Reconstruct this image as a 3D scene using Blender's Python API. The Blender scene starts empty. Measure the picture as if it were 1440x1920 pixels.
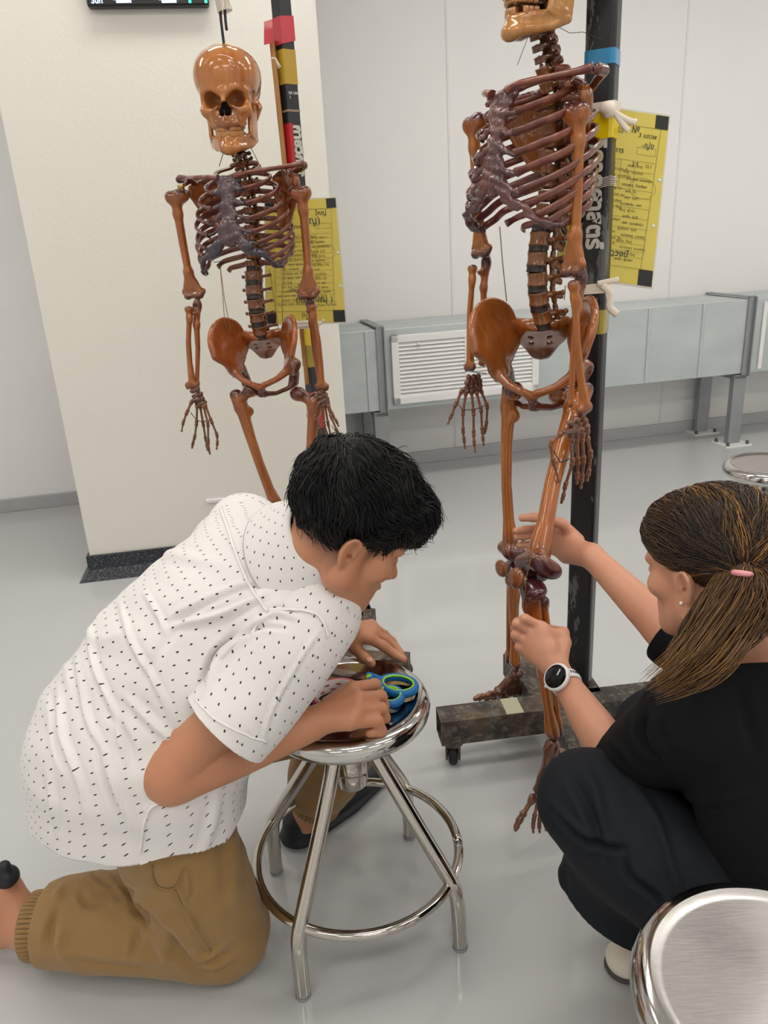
import bpy, bmesh, math, random
import numpy as np
from mathutils import Vector, Matrix, Euler, Quaternion
random.seed(7); RNG = np.random.default_rng(7)
SC = bpy.context.scene
COL = SC.collection
PI = math.pi
V3 = lambda *a: np.array(a, dtype=float)

# ---------------------------------------------------------------- camera model
FPX, CX, CY, CAMH = 1442.0, 720.0, 960.0, 1.3
_dn = V3(225, 3960, FPX); _dn /= np.linalg.norm(_dn)
_F = V3(0, 0, 1) - _dn[2]*_dn; _F /= np.linalg.norm(_F)
_R = np.cross(_dn, _F)
BASIS = np.stack([_R, _F, -_dn])
def ray(px, py): return BASIS @ V3(px-CX, py-CY, FPX)
def P(px, py, d):            # a measured picture point at forward distance d
    r = ray(px, py); return V3(0, 0, CAMH) + r*d/r[1]
def G(px, py, h=0.0):        # a measured picture point at height h
    r = ray(px, py); return V3(0, 0, CAMH) + r*(h-CAMH)/r[2]
def unit(v): v = np.array(v, float); return v/np.linalg.norm(v)

def make_camera():
    cam = bpy.data.cameras.new('camera'); o = bpy.data.objects.new('camera', cam); COL.objects.link(o)
    cam.sensor_fit = 'VERTICAL'; cam.sensor_height = 24.0; cam.sensor_width = 18.0
    cam.lens = FPX/1920*24.0; cam.clip_start = 0.02; cam.clip_end = 60
    M = np.eye(4); M[:3, 0] = BASIS[:, 0]; M[:3, 1] = -BASIS[:, 1]; M[:3, 2] = -BASIS[:, 2]; M[2, 3] = CAMH
    o.matrix_world = Matrix(M.tolist()); SC.camera = o

# ---------------------------------------------------------------- materials
def srgb(r, g, b):
    f = lambda c: (c/255/12.92) if c/255 <= 0.04045 else ((c/255+0.055)/1.055)**2.4
    return (f(r), f(g), f(b), 1.0)
class N:
    """tiny node helper"""
    def __init__(s, name):
        s.m = bpy.data.materials.new(name); s.m.use_nodes = True
        s.t = s.m.node_tree; s.b = s.t.nodes['Principled BSDF']; s.l = s.t.links
    def n(s, typ, **kw):
        nd = s.t.nodes.new(typ)
        for k, v in kw.items():
            if k.startswith('i_'):
                key = k[2:]; key = int(key) if key.isdigit() else key.replace('_', ' ')
                if isinstance(v, tuple) and len(v) == 2 and hasattr(v[0], 'outputs'): s.l.new(v[0].outputs[v[1]], nd.inputs[key])
                elif hasattr(v, 'outputs'): s.l.new(v.outputs[0], nd.inputs[key])
                else: nd.inputs[key].default_value = v
            else: setattr(nd, k, v)
        return nd
    def set(s, **kw):
        for k, v in kw.items():
            key = k.replace('_', ' ')
            if isinstance(v, tuple) and len(v) == 2 and hasattr(v[0], 'outputs'): s.l.new(v[0].outputs[v[1]], s.b.inputs[key])
            elif hasattr(v, 'outputs'): s.l.new(v.outputs[0], s.b.inputs[key])
            else: s.b.inputs[key].default_value = v
        return s
    def math(s, op, a, b=None, c=None, clamp=False):
        nd = s.t.nodes.new('ShaderNodeMath'); nd.operation = op; nd.use_clamp = clamp
        for i, v in enumerate((a, b, c)):
            if v is None: continue
            if isinstance(v, tuple): s.l.new(v[0].outputs[v[1]], nd.inputs[i])
            elif hasattr(v, 'outputs'): s.l.new(v.outputs[0], nd.inputs[i])
            else: nd.inputs[i].default_value = v
        return nd
    def mix(s, f, a, b):
        nd = s.t.nodes.new('ShaderNodeMix'); nd.data_type = 'RGBA'
        for i, v in ((0, f), (6, a), (7, b)):
            if isinstance(v, tuple) and len(v) == 2 and hasattr(v[0], 'outputs'): s.l.new(v[0].outputs[v[1]], nd.inputs[i])
            elif hasattr(v, 'outputs'): s.l.new(v.outputs[2] if v.bl_idname == 'ShaderNodeMix' else v.outputs[0], nd.inputs[i])
            else: nd.inputs[i].default_value = v
        return nd
    def col(s, nd): s.l.new(nd.outputs[2] if nd.bl_idname == 'ShaderNodeMix' else nd.outputs[0], s.b.inputs['Base Color']); return s
    def noise(s, scale, detail=3, rough=0.55, stretch=None, obj=True):
        tc = s.n('ShaderNodeTexCoord'); src = (tc, 'Object')
        if stretch:
            mp = s.n('ShaderNodeMapping', i_Vector=src); mp.inputs['Scale'].default_value = stretch; src = (mp, 0)
        return s.n('ShaderNodeTexNoise', i_Vector=src, i_Scale=scale, i_Detail=detail, i_Roughness=rough)
    def ramp(s, src, p0, p1, c0=(0, 0, 0, 1), c1=(1, 1, 1, 1)):
        r = s.n('ShaderNodeValToRGB'); e = r.color_ramp.elements
        e[0].position, e[0].color, e[1].position, e[1].color = p0, c0, p1, c1
        s.l.new(src[0].outputs[src[1]] if isinstance(src, tuple) else src.outputs[0], r.inputs[0]); return r
    def bump(s, src, strength, dist=0.01):
        b = s.n('ShaderNodeBump', i_Strength=strength, i_Distance=dist, i_Height=src)
        s.l.new(b.outputs[0], s.b.inputs['Normal']); return s
def plain(name, rgb, rough=0.5, metal=0.0, var=0.12, scale=18, bump=0.0, **kw):
    """plain procedural surface: a base colour with slight noise variation"""
    a = N(name); c = srgb(*rgb)
    no = a.noise(scale)
    lo = tuple(x*(1-var) for x in c[:3])+(1,); hi = tuple(min(1, x*(1+var)) for x in c[:3])+(1,)
    a.col(a.mix(no, lo, hi)); a.set(Roughness=rough, Metallic=metal, **kw)
    if bump: a.bump(a.noise(scale*6), bump, 0.002)
    return a.m

# ---------------------------------------------------------------- object helpers
def add_props(o, label=None, cat=None, group=None, kind=None):
    if label: o['label'] = label
    if cat: o['category'] = cat
    if group: o['group'] = group
    if kind: o['kind'] = kind
    return o
def empty(name, loc, label=None, cat=None, group=None):
    o = bpy.data.objects.new(name, None); COL.objects.link(o); o.location = tuple(loc); o.empty_display_size = 0.05
    return add_props(o, label, cat, group)
def wloc(o):
    v = Vector(o.location)
    return v + wloc(o.parent) if o.parent else v
def link(name, me, mat=None, parent=None, M=None):
    """M: world matrix of the mesh. Parents only ever carry a translation."""
    o = bpy.data.objects.new(name, me); COL.objects.link(o)
    if mat is not None and not me.materials: me.materials.append(mat)
    M = M or Matrix.Identity(4)
    if parent is not None:
        o.parent = parent
        M = Matrix.Translation(-wloc(parent)) @ M
    o.matrix_basis = M
    return o
def mesh_np(name, v, f, smooth=True):
    me = bpy.data.meshes.new(name)
    v = np.asarray(v, np.float32)
    if isinstance(f, np.ndarray):
        k = f.shape[1]
        me.vertices.add(len(v)); me.vertices.foreach_set('co', v.ravel())
        me.loops.add(f.size); me.loops.foreach_set('vertex_index', f.astype(np.int32).ravel())
        me.polygons.add(len(f)); me.polygons.foreach_set('loop_start', np.arange(0, f.size, k, dtype=np.int32))
        me.update(calc_edges=True)
    else: me.from_pydata(v.tolist(), [], f); me.update()
    if smooth: me.polygons.foreach_set('use_smooth', np.ones(len(me.polygons), bool))
    return me
def attr(me, name, arr):
    arr = np.asarray(arr, np.float32)
    if arr.ndim == 1: a = me.attributes.new(name, 'FLOAT', 'POINT'); a.data.foreach_set('value', arr)
    elif arr.shape[1] == 3: a = me.attributes.new(name, 'FLOAT_VECTOR', 'POINT'); a.data.foreach_set('vector', arr.ravel())
    else: a = me.attributes.new(name, 'FLOAT_COLOR', 'POINT'); a.data.foreach_set('color', arr.ravel())
def centre(me):
    """move origin of a world-space mesh to its centre, return matrix"""
    n = len(me.vertices); a = np.empty(n*3, np.float32); me.vertices.foreach_get('co', a); a = a.reshape(-1, 3)
    c = (a.min(0)+a.max(0))/2; a -= c; me.vertices.foreach_set('co', a.ravel()); me.update()
    return Matrix.Translation(Vector(c.tolist()))
def put(name, me, mat=None, parent=None):
    return link(name, me, mat, parent, centre(me))

class MB:
    """mesh builder for hard things, world space"""
    def __init__(s): s.v = []; s.f = []; s.sm = []
    def add(s, v, f, smooth=False):
        o = len(s.v); s.v += [tuple(map(float, p)) for p in v]; s.f += [tuple(i+o for i in q) for q in f]; s.sm += [smooth]*len(f)
    def box(s, c, half, ax=None, bev=0.0):
        """ax: 3 world axis vectors"""
        ax = np.eye(3) if ax is None else np.array(ax, float); c = np.array(c, float); hx, hy, hz = half
        bm = bmesh.new(); bmesh.ops.create_cube(bm, size=2)
        for v in bm.verts: v.co = (v.co.x*hx, v.co.y*hy, v.co.z*hz)
        if bev: bmesh.ops.bevel(bm, geom=bm.edges[:], offset=bev, segments=2, affect='EDGES', profile=0.5)
        bm.verts.index_update()
        s.add([c+ax.T @ np.array(v.co) for v in bm.verts], [[v.index for v in f.verts] for f in bm.faces]); bm.free(); return s
    def bar(s, a, b, w, h, up=(0, 0, 1), bev=0.0, ext=0.0):
        a = np.array(a, float); b = np.array(b, float); z = unit(b-a); x = np.cross(up, z)
        x = unit(x) if np.linalg.norm(x) > 1e-6 else V3(1, 0, 0); y = np.cross(z, x)
        return s.box((a+b)/2, (w/2, h/2, np.linalg.norm(b-a)/2+ext), (x, y, z), bev)
    def tube(s, pts, r, n=10, cap=True, smooth=True, flat=None):
        pts = [np.array(p, float) for p in pts]; m = len(pts)
        rs = [r]*m if np.isscalar(r) else list(r)
        t = [unit(pts[min(i+1, m-1)]-pts[max(i-1, 0)]) for i in range(m)]
        nrm = np.cross(t[0], (0.31, 0.17, 0.93)); nrm = unit(nrm); vs = []
        if flat is not None: nrm = unit(np.array(flat[0])-t[0]*np.dot(flat[0], t[0]))
        for i in range(m):
            nrm = unit(nrm-t[i]*np.dot(nrm, t[i])); b = np.cross(t[i], nrm)
            fl = 1.0 if flat is None else flat[1]
            for k in range(n):
                a = 2*PI*k/n; vs.append(pts[i]+rs[i]*(math.cos(a)*nrm*fl+math.sin(a)*b))
        fs = [(i*n+k, i*n+(k+1) % n, (i+1)*n+(k+1) % n, (i+1)*n+k) for i in range(m-1) for k in range(n)]
        s.add(vs, fs, smooth)
        if cap:
            o = len(s.v)-len(vs)
            s.f += [tuple(o+k for k in reversed(range(n))), tuple(o+(m-1)*n+k for k in range(n))]; s.sm += [False, False]
        return s
    def lathe(s, c, prof, n=40, ax=None, smooth=True, a0=0, a1=2*PI):
        ax = np.eye(3) if ax is None else np.array(ax); c = np.array(c, float); full = abs(a1-a0-2*PI) < 1e-6
        m = n if full else n+1; vs = []
        for (r, z) in prof:
            for k in range(m):
                a = a0+(a1-a0)*k/n; vs.append(c+ax.T @ V3(r*math.cos(a), r*math.sin(a), z))
        fs = [(i*m+k, i*m+(k+1) % m, (i+1)*m+(k+1) % m, (i+1)*m+k) for i in range(len(prof)-1) for k in range(m if full else n)]
        s.add(vs, fs, smooth); return s
    def prism(s, poly, nrm, th):
        """poly: world points, extruded along nrm by th"""
        n = len(poly); nrm = unit(nrm)*th
        s.add([np.array(p, float) for p in poly]+[np.array(p, float)+nrm for p in poly],
              [tuple(reversed(range(n))), tuple(range(n, 2*n))]+[(i, (i+1) % n, n+(i+1) % n, n+i) for i in range(n)]); return s
    def build(s, name, mat, parent=None, origin=None):
        me = bpy.data.meshes.new(name); me.from_pydata(s.v, [], s.f); me.update()
        bm = bmesh.new(); bm.from_mesh(me); bmesh.ops.recalc_face_normals(bm, faces=bm.faces[:]); bm.to_mesh(me); bm.free()
        if len(s.sm) == len(me.polygons): me.polygons.foreach_set('use_smooth', s.sm)
        return put(name, me, mat, parent)
def smooth_path(pts, n=8):
    """Catmull-Rom through points"""
    p = [np.array(q, float) for q in pts]; p = [2*p[0]-p[1]]+p+[2*p[-1]-p[-2]]; out = []
    for i in range(1, len(p)-2):
        for k in range(n):
            t = k/n; a, b, c, d = p[i-1:i+3]
            out.append(0.5*((2*b)+(-a+c)*t+(2*a-5*b+4*c-d)*t*t+(-a+3*b-3*c+d)*t**3))
    out.append(p[-2]); return out
def lerp(a, b, t): return np.array(a, float)*(1-t)+np.array(b, float)*t

def text_mesh(name, body, size, O, X, Y, mat, parent, depth=0.0006, align='LEFT', sx=1.0, bold=0.0, fit=None):
    cu = bpy.data.curves.new(name, 'FONT'); cu.body = body; cu.size = size; cu.extrude = depth; cu.align_x = align; cu.offset = bold
    cu.resolution_u = 3
    o = bpy.data.objects.new(name, cu); COL.objects.link(o); bpy.context.view_layer.update()
    me = bpy.data.meshes.new_from_object(o.evaluated_get(bpy.context.evaluated_depsgraph_get()))
    bpy.data.objects.remove(o); bpy.data.curves.remove(cu); me.name = name
    X = unit(X); Y = unit(np.array(Y)-X*np.dot(X, Y)); Z = np.cross(X, Y)
    n = len(me.vertices); a = np.empty(n*3, np.float32); me.vertices.foreach_get('co', a); a = a.reshape(-1, 3)
    if fit: a[:, 0] -= a[:, 0].min(); sx = fit/a[:, 0].max()
    a = np.array(O)+a[:, :1]*sx*X+a[:, 1:2]*Y+a[:, 2:]*Z
    me.vertices.foreach_set('co', a.astype(np.float32).ravel()); me.materials.clear(); me.update()
    return put(name, me, mat, parent)

# ---------------------------------------------------------------- distance-field sculpting
def rotm(z, x=None):
    """rows = local axes x,y,z"""
    z = unit(z); x = np.array((1, 0, 0) if x is None else x, float); x = x-z*np.dot(x, z)
    if np.linalg.norm(x) < 1e-5: x = np.cross((0, 1, 0), z)
    x = unit(x); return np.stack([x, np.cross(z, x), z])
class Sculpt:
    def __init__(s): s.ops = []
    def _a(s, f, lo, hi, k, mode, tag=None): s.ops.append((f, np.array(lo, float), np.array(hi, float), k, mode)); return s
    def cap(s, a, b, ra, rb=None, k=0.01, flat=None, mode='+'):
        """round cone; flat=(dir,factor): squeezed along dir"""
        a = np.array(a, float); b = np.array(b, float); rb = ra if rb is None else rb; m = max(ra, rb); ab = b-a; L2 = max(1e-12, ab @ ab)
        if flat is None:
            def f(X, Y, Z):
                px, py, pz = X-a[0], Y-a[1], Z-a[2]
                t = np.clip((px*ab[0]+py*ab[1]+pz*ab[2])/L2, 0, 1)
                return np.sqrt((px-t*ab[0])**2+(py-t*ab[1])**2+(pz-t*ab[2])**2)-(ra+(rb-ra)*t)
        else:
            dr = unit(flat[0]); s0 = flat[1]
            def f(X, Y, Z):
                px, py, pz = X-a[0], Y-a[1], Z-a[2]
                t = np.clip((px*ab[0]+py*ab[1]+pz*ab[2])/L2, 0, 1)
                px, py, pz = px-t*ab[0], py-t*ab[1], pz-t*ab[2]
                q = px*dr[0]+py*dr[1]+pz*dr[2]
                rr = ra+(rb-ra)*t
                q2 = q/s0; n2 = px*px+py*py+pz*pz-q*q
                k0 = np.sqrt(n2+q2*q2); k1 = np.sqrt(n2+(q2/s0)**2)+1e-9
                return (k0-rr)*np.clip(k0/k1, min(s0, 1), max(1, s0))
        return s._a(f, np.minimum(a, b)-m*max(1, flat[1] if flat else 1), np.maximum(a, b)+m*max(1, flat[1] if flat else 1), k, mode)
    def ell(s, c, r, R=None, k=0.01, mode='+'):
        c = np.array(c, float); r = np.array(r, float); R = np.eye(3) if R is None else R; m = r.max()
        def f(X, Y, Z):
            px, py, pz = X-c[0], Y-c[1], Z-c[2]; q = [(R[i, 0]*px+R[i, 1]*py+R[i, 2]*pz)/r[i] for i in range(3)]
            k0 = np.sqrt(q[0]**2+q[1]**2+q[2]**2); k1 = np.sqrt((q[0]/r[0])**2+(q[1]/r[1])**2+(q[2]/r[2])**2)+1e-9
            return k0*(k0-1)/k1
        e = np.sqrt(((R*r[:, None])**2).sum(0))
        return s._a(f, c-e, c+e, k, mode)
    def box(s, c, h, R=None, rd=0.002, k=0.004, mode='+'):
        c = np.array(c, float); h = np.array(h, float); R = np.eye(3) if R is None else R
        def f(X, Y, Z):
            px, py, pz = X-c[0], Y-c[1], Z-c[2]; q = [np.abs(R[i, 0]*px+R[i, 1]*py+R[i, 2]*pz)-(h[i]-rd) for i in range(3)]
            return np.sqrt(sum(np.maximum(a, 0)**2 for a in q))+np.minimum(np.maximum(np.maximum(q[0], q[1]), q[2]), 0)-rd
        e = np.abs(R*h[:, None]).sum(0)
        return s._a(f, c-e, c+e, k, mode)
    def chain(s, pts, rs, k=0.01, flat=None, mode='+'):
        """one tapering tube through all points (no bulges where the pieces meet)"""
        P_ = [np.array(p, float) for p in pts]; R_ = list(rs); m = max(R_)
        if flat is not None: dr = unit(flat[0]); s0 = flat[1]
        def f(X, Y, Z):
            out = None
            for i in range(len(P_)-1):
                a, b, ra, rb = P_[i], P_[i+1], R_[i], R_[i+1]; ab = b-a; L2 = max(1e-12, ab @ ab)
                px, py, pz = X-a[0], Y-a[1], Z-a[2]; t = np.clip((px*ab[0]+py*ab[1]+pz*ab[2])/L2, 0, 1)
                px, py, pz = px-t*ab[0], py-t*ab[1], pz-t*ab[2]; rr = ra+(rb-ra)*t
                if flat is None: d = np.sqrt(px*px+py*py+pz*pz)-rr
                else:
                    q = px*dr[0]+py*dr[1]+pz*dr[2]; n2 = px*px+py*py+pz*pz-q*q; q2 = q/s0
                    k0 = np.sqrt(n2+q2*q2); k1 = np.sqrt(n2+(q2/s0)**2)+1e-9; d = (k0-rr)*np.clip(k0/k1, min(s0, 1), max(1, s0))
                out = d if out is None else np.minimum(out, d)
            return out
        M_ = m*max(1, flat[1] if flat else 1)
        return s._a(f, np.min(P_, 0)-M_, np.max(P_, 0)+M_, k, mode)
    def tubes(s, pts, rs, n=5, **kw):
        """chain through a smooth curve"""
        q = smooth_path([np.append(p, r) for p, r in zip(pts, rs)], n); return s.chain([a[:3] for a in q], [a[3] for a in q], **kw)
    def patch(s, net, r, n=12, k=0.004):
        """thick curved sheet through a control net (rows x cols of points), r a number or rows x cols radii"""
        net = np.array(net, float); R = np.full(net.shape[:2], r, float) if np.isscalar(r) else np.array(r, float)
        rows = [np.array(smooth_path([np.append(net[i, j], R[i, j]) for j in range(net.shape[1])], n)) for i in range(net.shape[0])]
        cols = np.array([smooth_path([row[q] for row in rows], n) for q in range(len(rows[0]))])
        for q in range(cols.shape[0]):
            for w in range(cols.shape[1]-1):
                a, b = cols[q, w], cols[q, w+1]; s.cap(a[:3], b[:3], max(a[3], 1e-3), max(b[3], 1e-3), k)
        return s
    def disp(s, f):  s.ops.append((f, None, None, 0, 'd')); return s
    def clip(s, f):  s.ops.append((f, None, None, 0, 'c')); return s
    def grid(s, h, pad=None):
        pos = [o for o in s.ops if o[4] == '+']
        lo = np.min([o[1] for o in pos], 0)-3*h-0.004; hi = np.max([o[2] for o in pos], 0)+3*h+0.004
        n = np.ceil((hi-lo)/h).astype(int)+1
        return lo, n
    def field(s, h):
        lo, n = s.grid(h); ax = [(lo[i]+h*np.arange(n[i])).astype(np.float32) for i in range(3)]
        Fd = np.full(n, 1.0, np.float32)
        for f, l, u, k, mode in s.ops:
            if l is None:
                if mode == 'd':
                    q = np.nonzero(np.abs(Fd) < 0.03); val = f(ax[0][q[0]], ax[1][q[1]], ax[2][q[2]]); Fd[q] += val
                else:
                    Fd = np.maximum(Fd, f(ax[0][:, None, None], ax[1][None, :, None], ax[2][None, None, :]))
                continue
            m = k+2.5*h
            i0 = np.clip(np.floor((l-m-lo)/h).astype(int), 0, n); i1 = np.clip(np.ceil((u+m-lo)/h).astype(int)+1, 0, n)
            if np.any(i1 <= i0): continue
            sl = tuple(slice(i0[i], i1[i]) for i in range(3))
            d = f(ax[0][sl[0]][:, None, None], ax[1][sl[1]][None, :, None], ax[2][sl[2]][None, None, :])
            a = Fd[sl]
            if mode == '+':
                if k > 1e-6: hh = np.maximum(k-np.abs(a-d), 0); Fd[sl] = np.minimum(a, d)-hh*hh/(4*k)
                else: Fd[sl] = np.minimum(a, d)
            else:
                d = -d
                if k > 1e-6: hh = np.maximum(k-np.abs(a-d), 0); Fd[sl] = np.maximum(a, d)+hh*hh/(4*k)
                else: Fd[sl] = np.maximum(a, d)
        return Fd, lo
    def surf(s, h, smooth=1):
        Fd, lo = s.field(h); return nets(Fd, lo, h, smooth)
    def mesh(s, name, h, smooth=1):
        v, f = s.surf(h, smooth); return mesh_np(name, v, f)
def nets(F, lo, h, smooth=1):
    S = F < 0
    cnt = np.zeros(np.array(F.shape)-1, np.int8)
    for i in (0, 1):
        for j in (0, 1):
            for k in (0, 1):
                cnt += S[i:i+cnt.shape[0], j:j+cnt.shape[1], k:k+cnt.shape[2]]
    c = np.nonzero((cnt > 0) & (cnt < 8)); m = len(c[0]); c = np.stack(c, 1)
    idx = np.full(cnt.shape, -1, np.int32); idx[c[:, 0], c[:, 1], c[:, 2]] = np.arange(m)
    acc = np.zeros((m, 3)); num = np.zeros(m)
    cor = np.array([(i, j, k) for i in (0, 1) for j in (0, 1) for k in (0, 1)])
    val = np.stack([F[c[:, 0]+o[0], c[:, 1]+o[1], c[:, 2]+o[2]] for o in cor], 1)
    for a in range(8):
        for b in range(a+1, 8):
            if np.abs(cor[a]-cor[b]).sum() != 1: continue
            w = (val[:, a] < 0) != (val[:, b] < 0)
            t = val[w, a]/(val[w, a]-val[w, b])
            acc[w] += cor[a]+t[:, None]*(cor[b]-cor[a]); num[w] += 1
    v = lo+h*(c+acc/num[:, None])
    faces = []
    for ax in range(3):
        o = np.eye(3, dtype=int)[ax]; u = np.eye(3, dtype=int)[(ax+1) % 3]; w = np.eye(3, dtype=int)[(ax+2) % 3]
        A = S[tuple(slice(0, -1) if i == ax else slice(1, -1) for i in range(3))]
        B = S[tuple(slice(1, None) if i == ax else slice(1, -1) for i in range(3))]
        e = np.stack(np.nonzero(A != B), 1)+(1-o)
        fl = S[e[:, 0], e[:, 1], e[:, 2]]
        q = np.stack([idx[tuple((e-u-w).T)], idx[tuple((e-w).T)], idx[tuple(e.T)], idx[tuple((e-u).T)]], 1)
        q[~fl] = q[~fl][:, ::-1]; faces.append(q)
    f = np.concatenate(faces)
    f = f[(f >= 0).all(1)]
    for _ in range(smooth): v = relax(v, f)
    return v, f
def relax(v, f, w=0.5):
    a = np.zeros_like(v); n = np.zeros(len(v))
    for i in range(4):
        p, q = f[:, i], f[:, (i+1) % 4]
        for j in range(3): a[:, j] += np.bincount(p, v[q, j], len(v))+np.bincount(q, v[p, j], len(v))
        n += np.bincount(p, minlength=len(v))+np.bincount(q, minlength=len(v))
    n[n == 0] = 1
    return v*(1-w)+w*a/n[:, None]
def trim(v, f, fun, eps=1e-4):
    """drop faces where fun>0 everywhere, snap the rim to fun=0"""
    s = fun(v)
    keep = (s[f] <= 0).any(1); f = f[keep]
    out = np.unique(f[s[f] > 0]) if (s[f] > 0).any() else np.array([], int)
    for _ in range(3):
        p = v[out]; g = np.stack([(fun(p+eps*np.eye(3)[i])-fun(p-eps*np.eye(3)[i]))/(2*eps) for i in range(3)], 1)
        v[out] = p-np.clip(fun(p)/np.maximum((g*g).sum(1), 1e-6), -0.02, 0.02)[:, None]*g
    u, inv = np.unique(f, return_inverse=True); return v[u], inv.reshape(f.shape)
def shell(name, v, f, th, mat=None, offset=-1):
    """open sheet -> thin solid through a Solidify evaluated once"""
    me = mesh_np(name, v, f)
    o = bpy.data.objects.new(name, me); COL.objects.link(o)
    md = o.modifiers.new('s', 'SOLIDIFY'); md.thickness = th; md.offset = offset
    bpy.context.view_layer.update()
    m2 = bpy.data.meshes.new_from_object(o.evaluated_get(bpy.context.evaluated_depsgraph_get())); m2.name = name
    bpy.data.objects.remove(o); bpy.data.meshes.remove(me)
    m2.polygons.foreach_set('use_smooth', np.ones(len(m2.polygons), bool)); m2.materials.clear()
    return m2
def verts(me):
    a = np.empty(len(me.vertices)*3, np.float32); me.vertices.foreach_get('co', a); return a.reshape(-1, 3).astype(float)
def wob(X, Y, Z, f, seed=0):
    """smooth pseudo noise in about -1..1"""
    r = np.random.default_rng(seed); out = 0
    for _ in range(5):
        k = r.normal(size=3); k = k/np.linalg.norm(k)*f*r.uniform(0.7, 1.5); out = out+np.sin(k[0]*X+k[1]*Y+k[2]*Z+r.uniform(0, 6.28))
    return out/3.0
EXPO = 0.52
# ================================================================ materials
def m_floor():
    a = N('grey_epoxy_floor'); no = a.noise(1.3, 4); 
    a.col(a.mix(no, srgb(188, 190, 191), srgb(197, 199, 199)))
    r = a.math('MULTIPLY_ADD', (a.noise(7, 3), 0), 0.07, 0.045); a.set(Roughness=r, IOR=1.5, Specular_IOR_Level=0.55)
    return a.bump(a.noise(5, 2), 0.05, 0.01).m
def m_wall(name, rgb, bump=0.12):
    a = N(name); c = srgb(*rgb); a.col(a.mix(a.noise(2.2, 4), tuple(x*.97 for x in c[:3])+(1,), c)); a.set(Roughness=0.55)
    return a.bump(a.noise(60, 4, .6, (1, 1, 1.6)), bump, 0.004).m
def m_galv():
    a = N('galvanised_sheet'); v = a.n('ShaderNodeTexVoronoi', i_Scale=26.0)
    a.col(a.mix(a.noise(2.5, 5, .6, (1, 1, 2.2)), srgb(172, 180, 183), srgb(214, 220, 221)))
    a.set(Metallic=0.35, Roughness=a.math('MULTIPLY_ADD', (v, 1), 0.15, 0.38)); return a.m
def m_chrome(name='polished_steel', rough=0.09, rgb=(205, 202, 198)):
    a = N(name); a.col(a.mix(a.noise(30), srgb(*[c-6 for c in rgb]), srgb(*rgb))); a.set(Metallic=1.0, Roughness=a.math('MULTIPLY_ADD', (a.noise(9, 4), 0), 0.08, rough-.03)); return a.m
def m_brushed():
    a = N('scratched_steel_seat'); no = a.noise(30, 4, .6, (1, 14, 1)); no2 = a.noise(5, 5)
    a.col(a.mix(no, srgb(188, 184, 182), srgb(214, 211, 208)))
    a.set(Metallic=1.0, Roughness=a.math('ADD', a.math('MULTIPLY', (no, 0), 0.12), a.math('MULTIPLY_ADD', (no2, 0), 0.22, 0.16)))
    return a.bump(no, 0.08, 0.001).m
def m_chip_black():
    a = N('chipped_black_paint'); no = a.noise(9, 6, .68, (1.6, 1.6, .45)); r = a.ramp(no, 0.56, 0.575)
    f = a.noise(60, 4, .7, (1, 1, .3)); r2 = a.ramp(f, 0.66, 0.69); k = a.math('MAXIMUM', a.math('MULTIPLY', (r, 0), .75), a.math('MULTIPLY', (r2, 0), .5))
    a.col(a.mix(k, srgb(24, 25, 29), srgb(104, 104, 104))); a.set(Roughness=0.33, Specular_IOR_Level=0.5); return a.bump((k, 0), 0.3, 0.001).m
def m_rusty():
    a = N('worn_rusty_steel'); no = a.noise(11, 6, .65); no2 = a.noise(45, 4, .7)
    x = a.mix(a.ramp(no, .42, .62), srgb(58, 55, 52), srgb(96, 78, 62)); y = a.mix(a.ramp(no2, .48, .62), x, srgb(110, 106, 96))
    a.col(y); a.set(Metallic=0.25, Roughness=0.6); return a.bump(no2, .3, .002).m
def m_granite():
    a = N('dark_granite'); v = a.noise(140, 4, .7); a.col(a.mix(a.ramp(v, .52, .66), srgb(26, 30, 42), srgb(112, 116, 122))); a.set(Roughness=0.3); return a.m
def m_emit(name, rgb, s):
    a = N(name); a.set(Base_Color=srgb(*rgb), Emission_Color=srgb(*rgb), Emission_Strength=s, Roughness=.4); return a.m
def m_film(name, rgb, rough=0.22, alpha=1.0):
    a = N(name); c = srgb(*rgb); no = a.noise(30, 4, .6, (1, 1, .6)); a.col(a.mix(no, tuple(x*.82 for x in c[:3])+(1,), c)); a.set(Roughness=rough, Alpha=alpha, Coat_Weight=.3)
    return a.bump(a.noise(22, 3), .25, .004).m
def m_wood():
    a = N('bare_wood'); no = a.noise(14, 6, .6, (6, 6, .5)); a.col(a.mix(a.ramp(no, .35, .7), srgb(188, 140, 84), srgb(150, 100, 56))); a.set(Roughness=.6); return a.m
M = {}
M['floor'] = m_floor()
M['wall'] = m_wall('white_wall_panel', (245, 244, 243), .03)
M['pillar'] = m_wall('cream_plaster', (229, 226, 218), .22)
M['ceil'] = m_wall('ceiling_white', (235, 235, 233), .05)
M['galv'] = m_galv(); M['chrome'] = m_chrome(); M['chrome2'] = m_chrome('polished_tube', .07, (200, 194, 186)); M['seat'] = m_brushed()
M['mirror'] = m_chrome('mirror_steel_seat', .07, (176, 168, 164))
M['chip'] = m_chip_black(); M['rust'] = m_rusty(); M['granite'] = m_granite(); M['wood'] = m_wood()
M['grey'] = plain('grey_steel_profile', (158, 161, 164), .45, .5); M['white'] = plain('white_powder_coat', (236, 236, 236), .4, var=.03)
M['darkgap'] = plain('dark_recess', (70, 72, 76), .7); M['base'] = plain('grey_skirting', (176, 177, 178), .4, var=.08)
M['black'] = plain('black_plastic', (16, 17, 19), .35); M['rubber'] = plain('black_rubber', (28, 28, 29), .6, var=.2)
M['blacktape'] = m_film('black_tape', (30, 31, 35), .35); M['redtape'] = m_film('red_tape', (196, 34, 48)); M['redcloth'] = m_film('dusty_red_tape', (206, 62, 74), .4)
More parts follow.
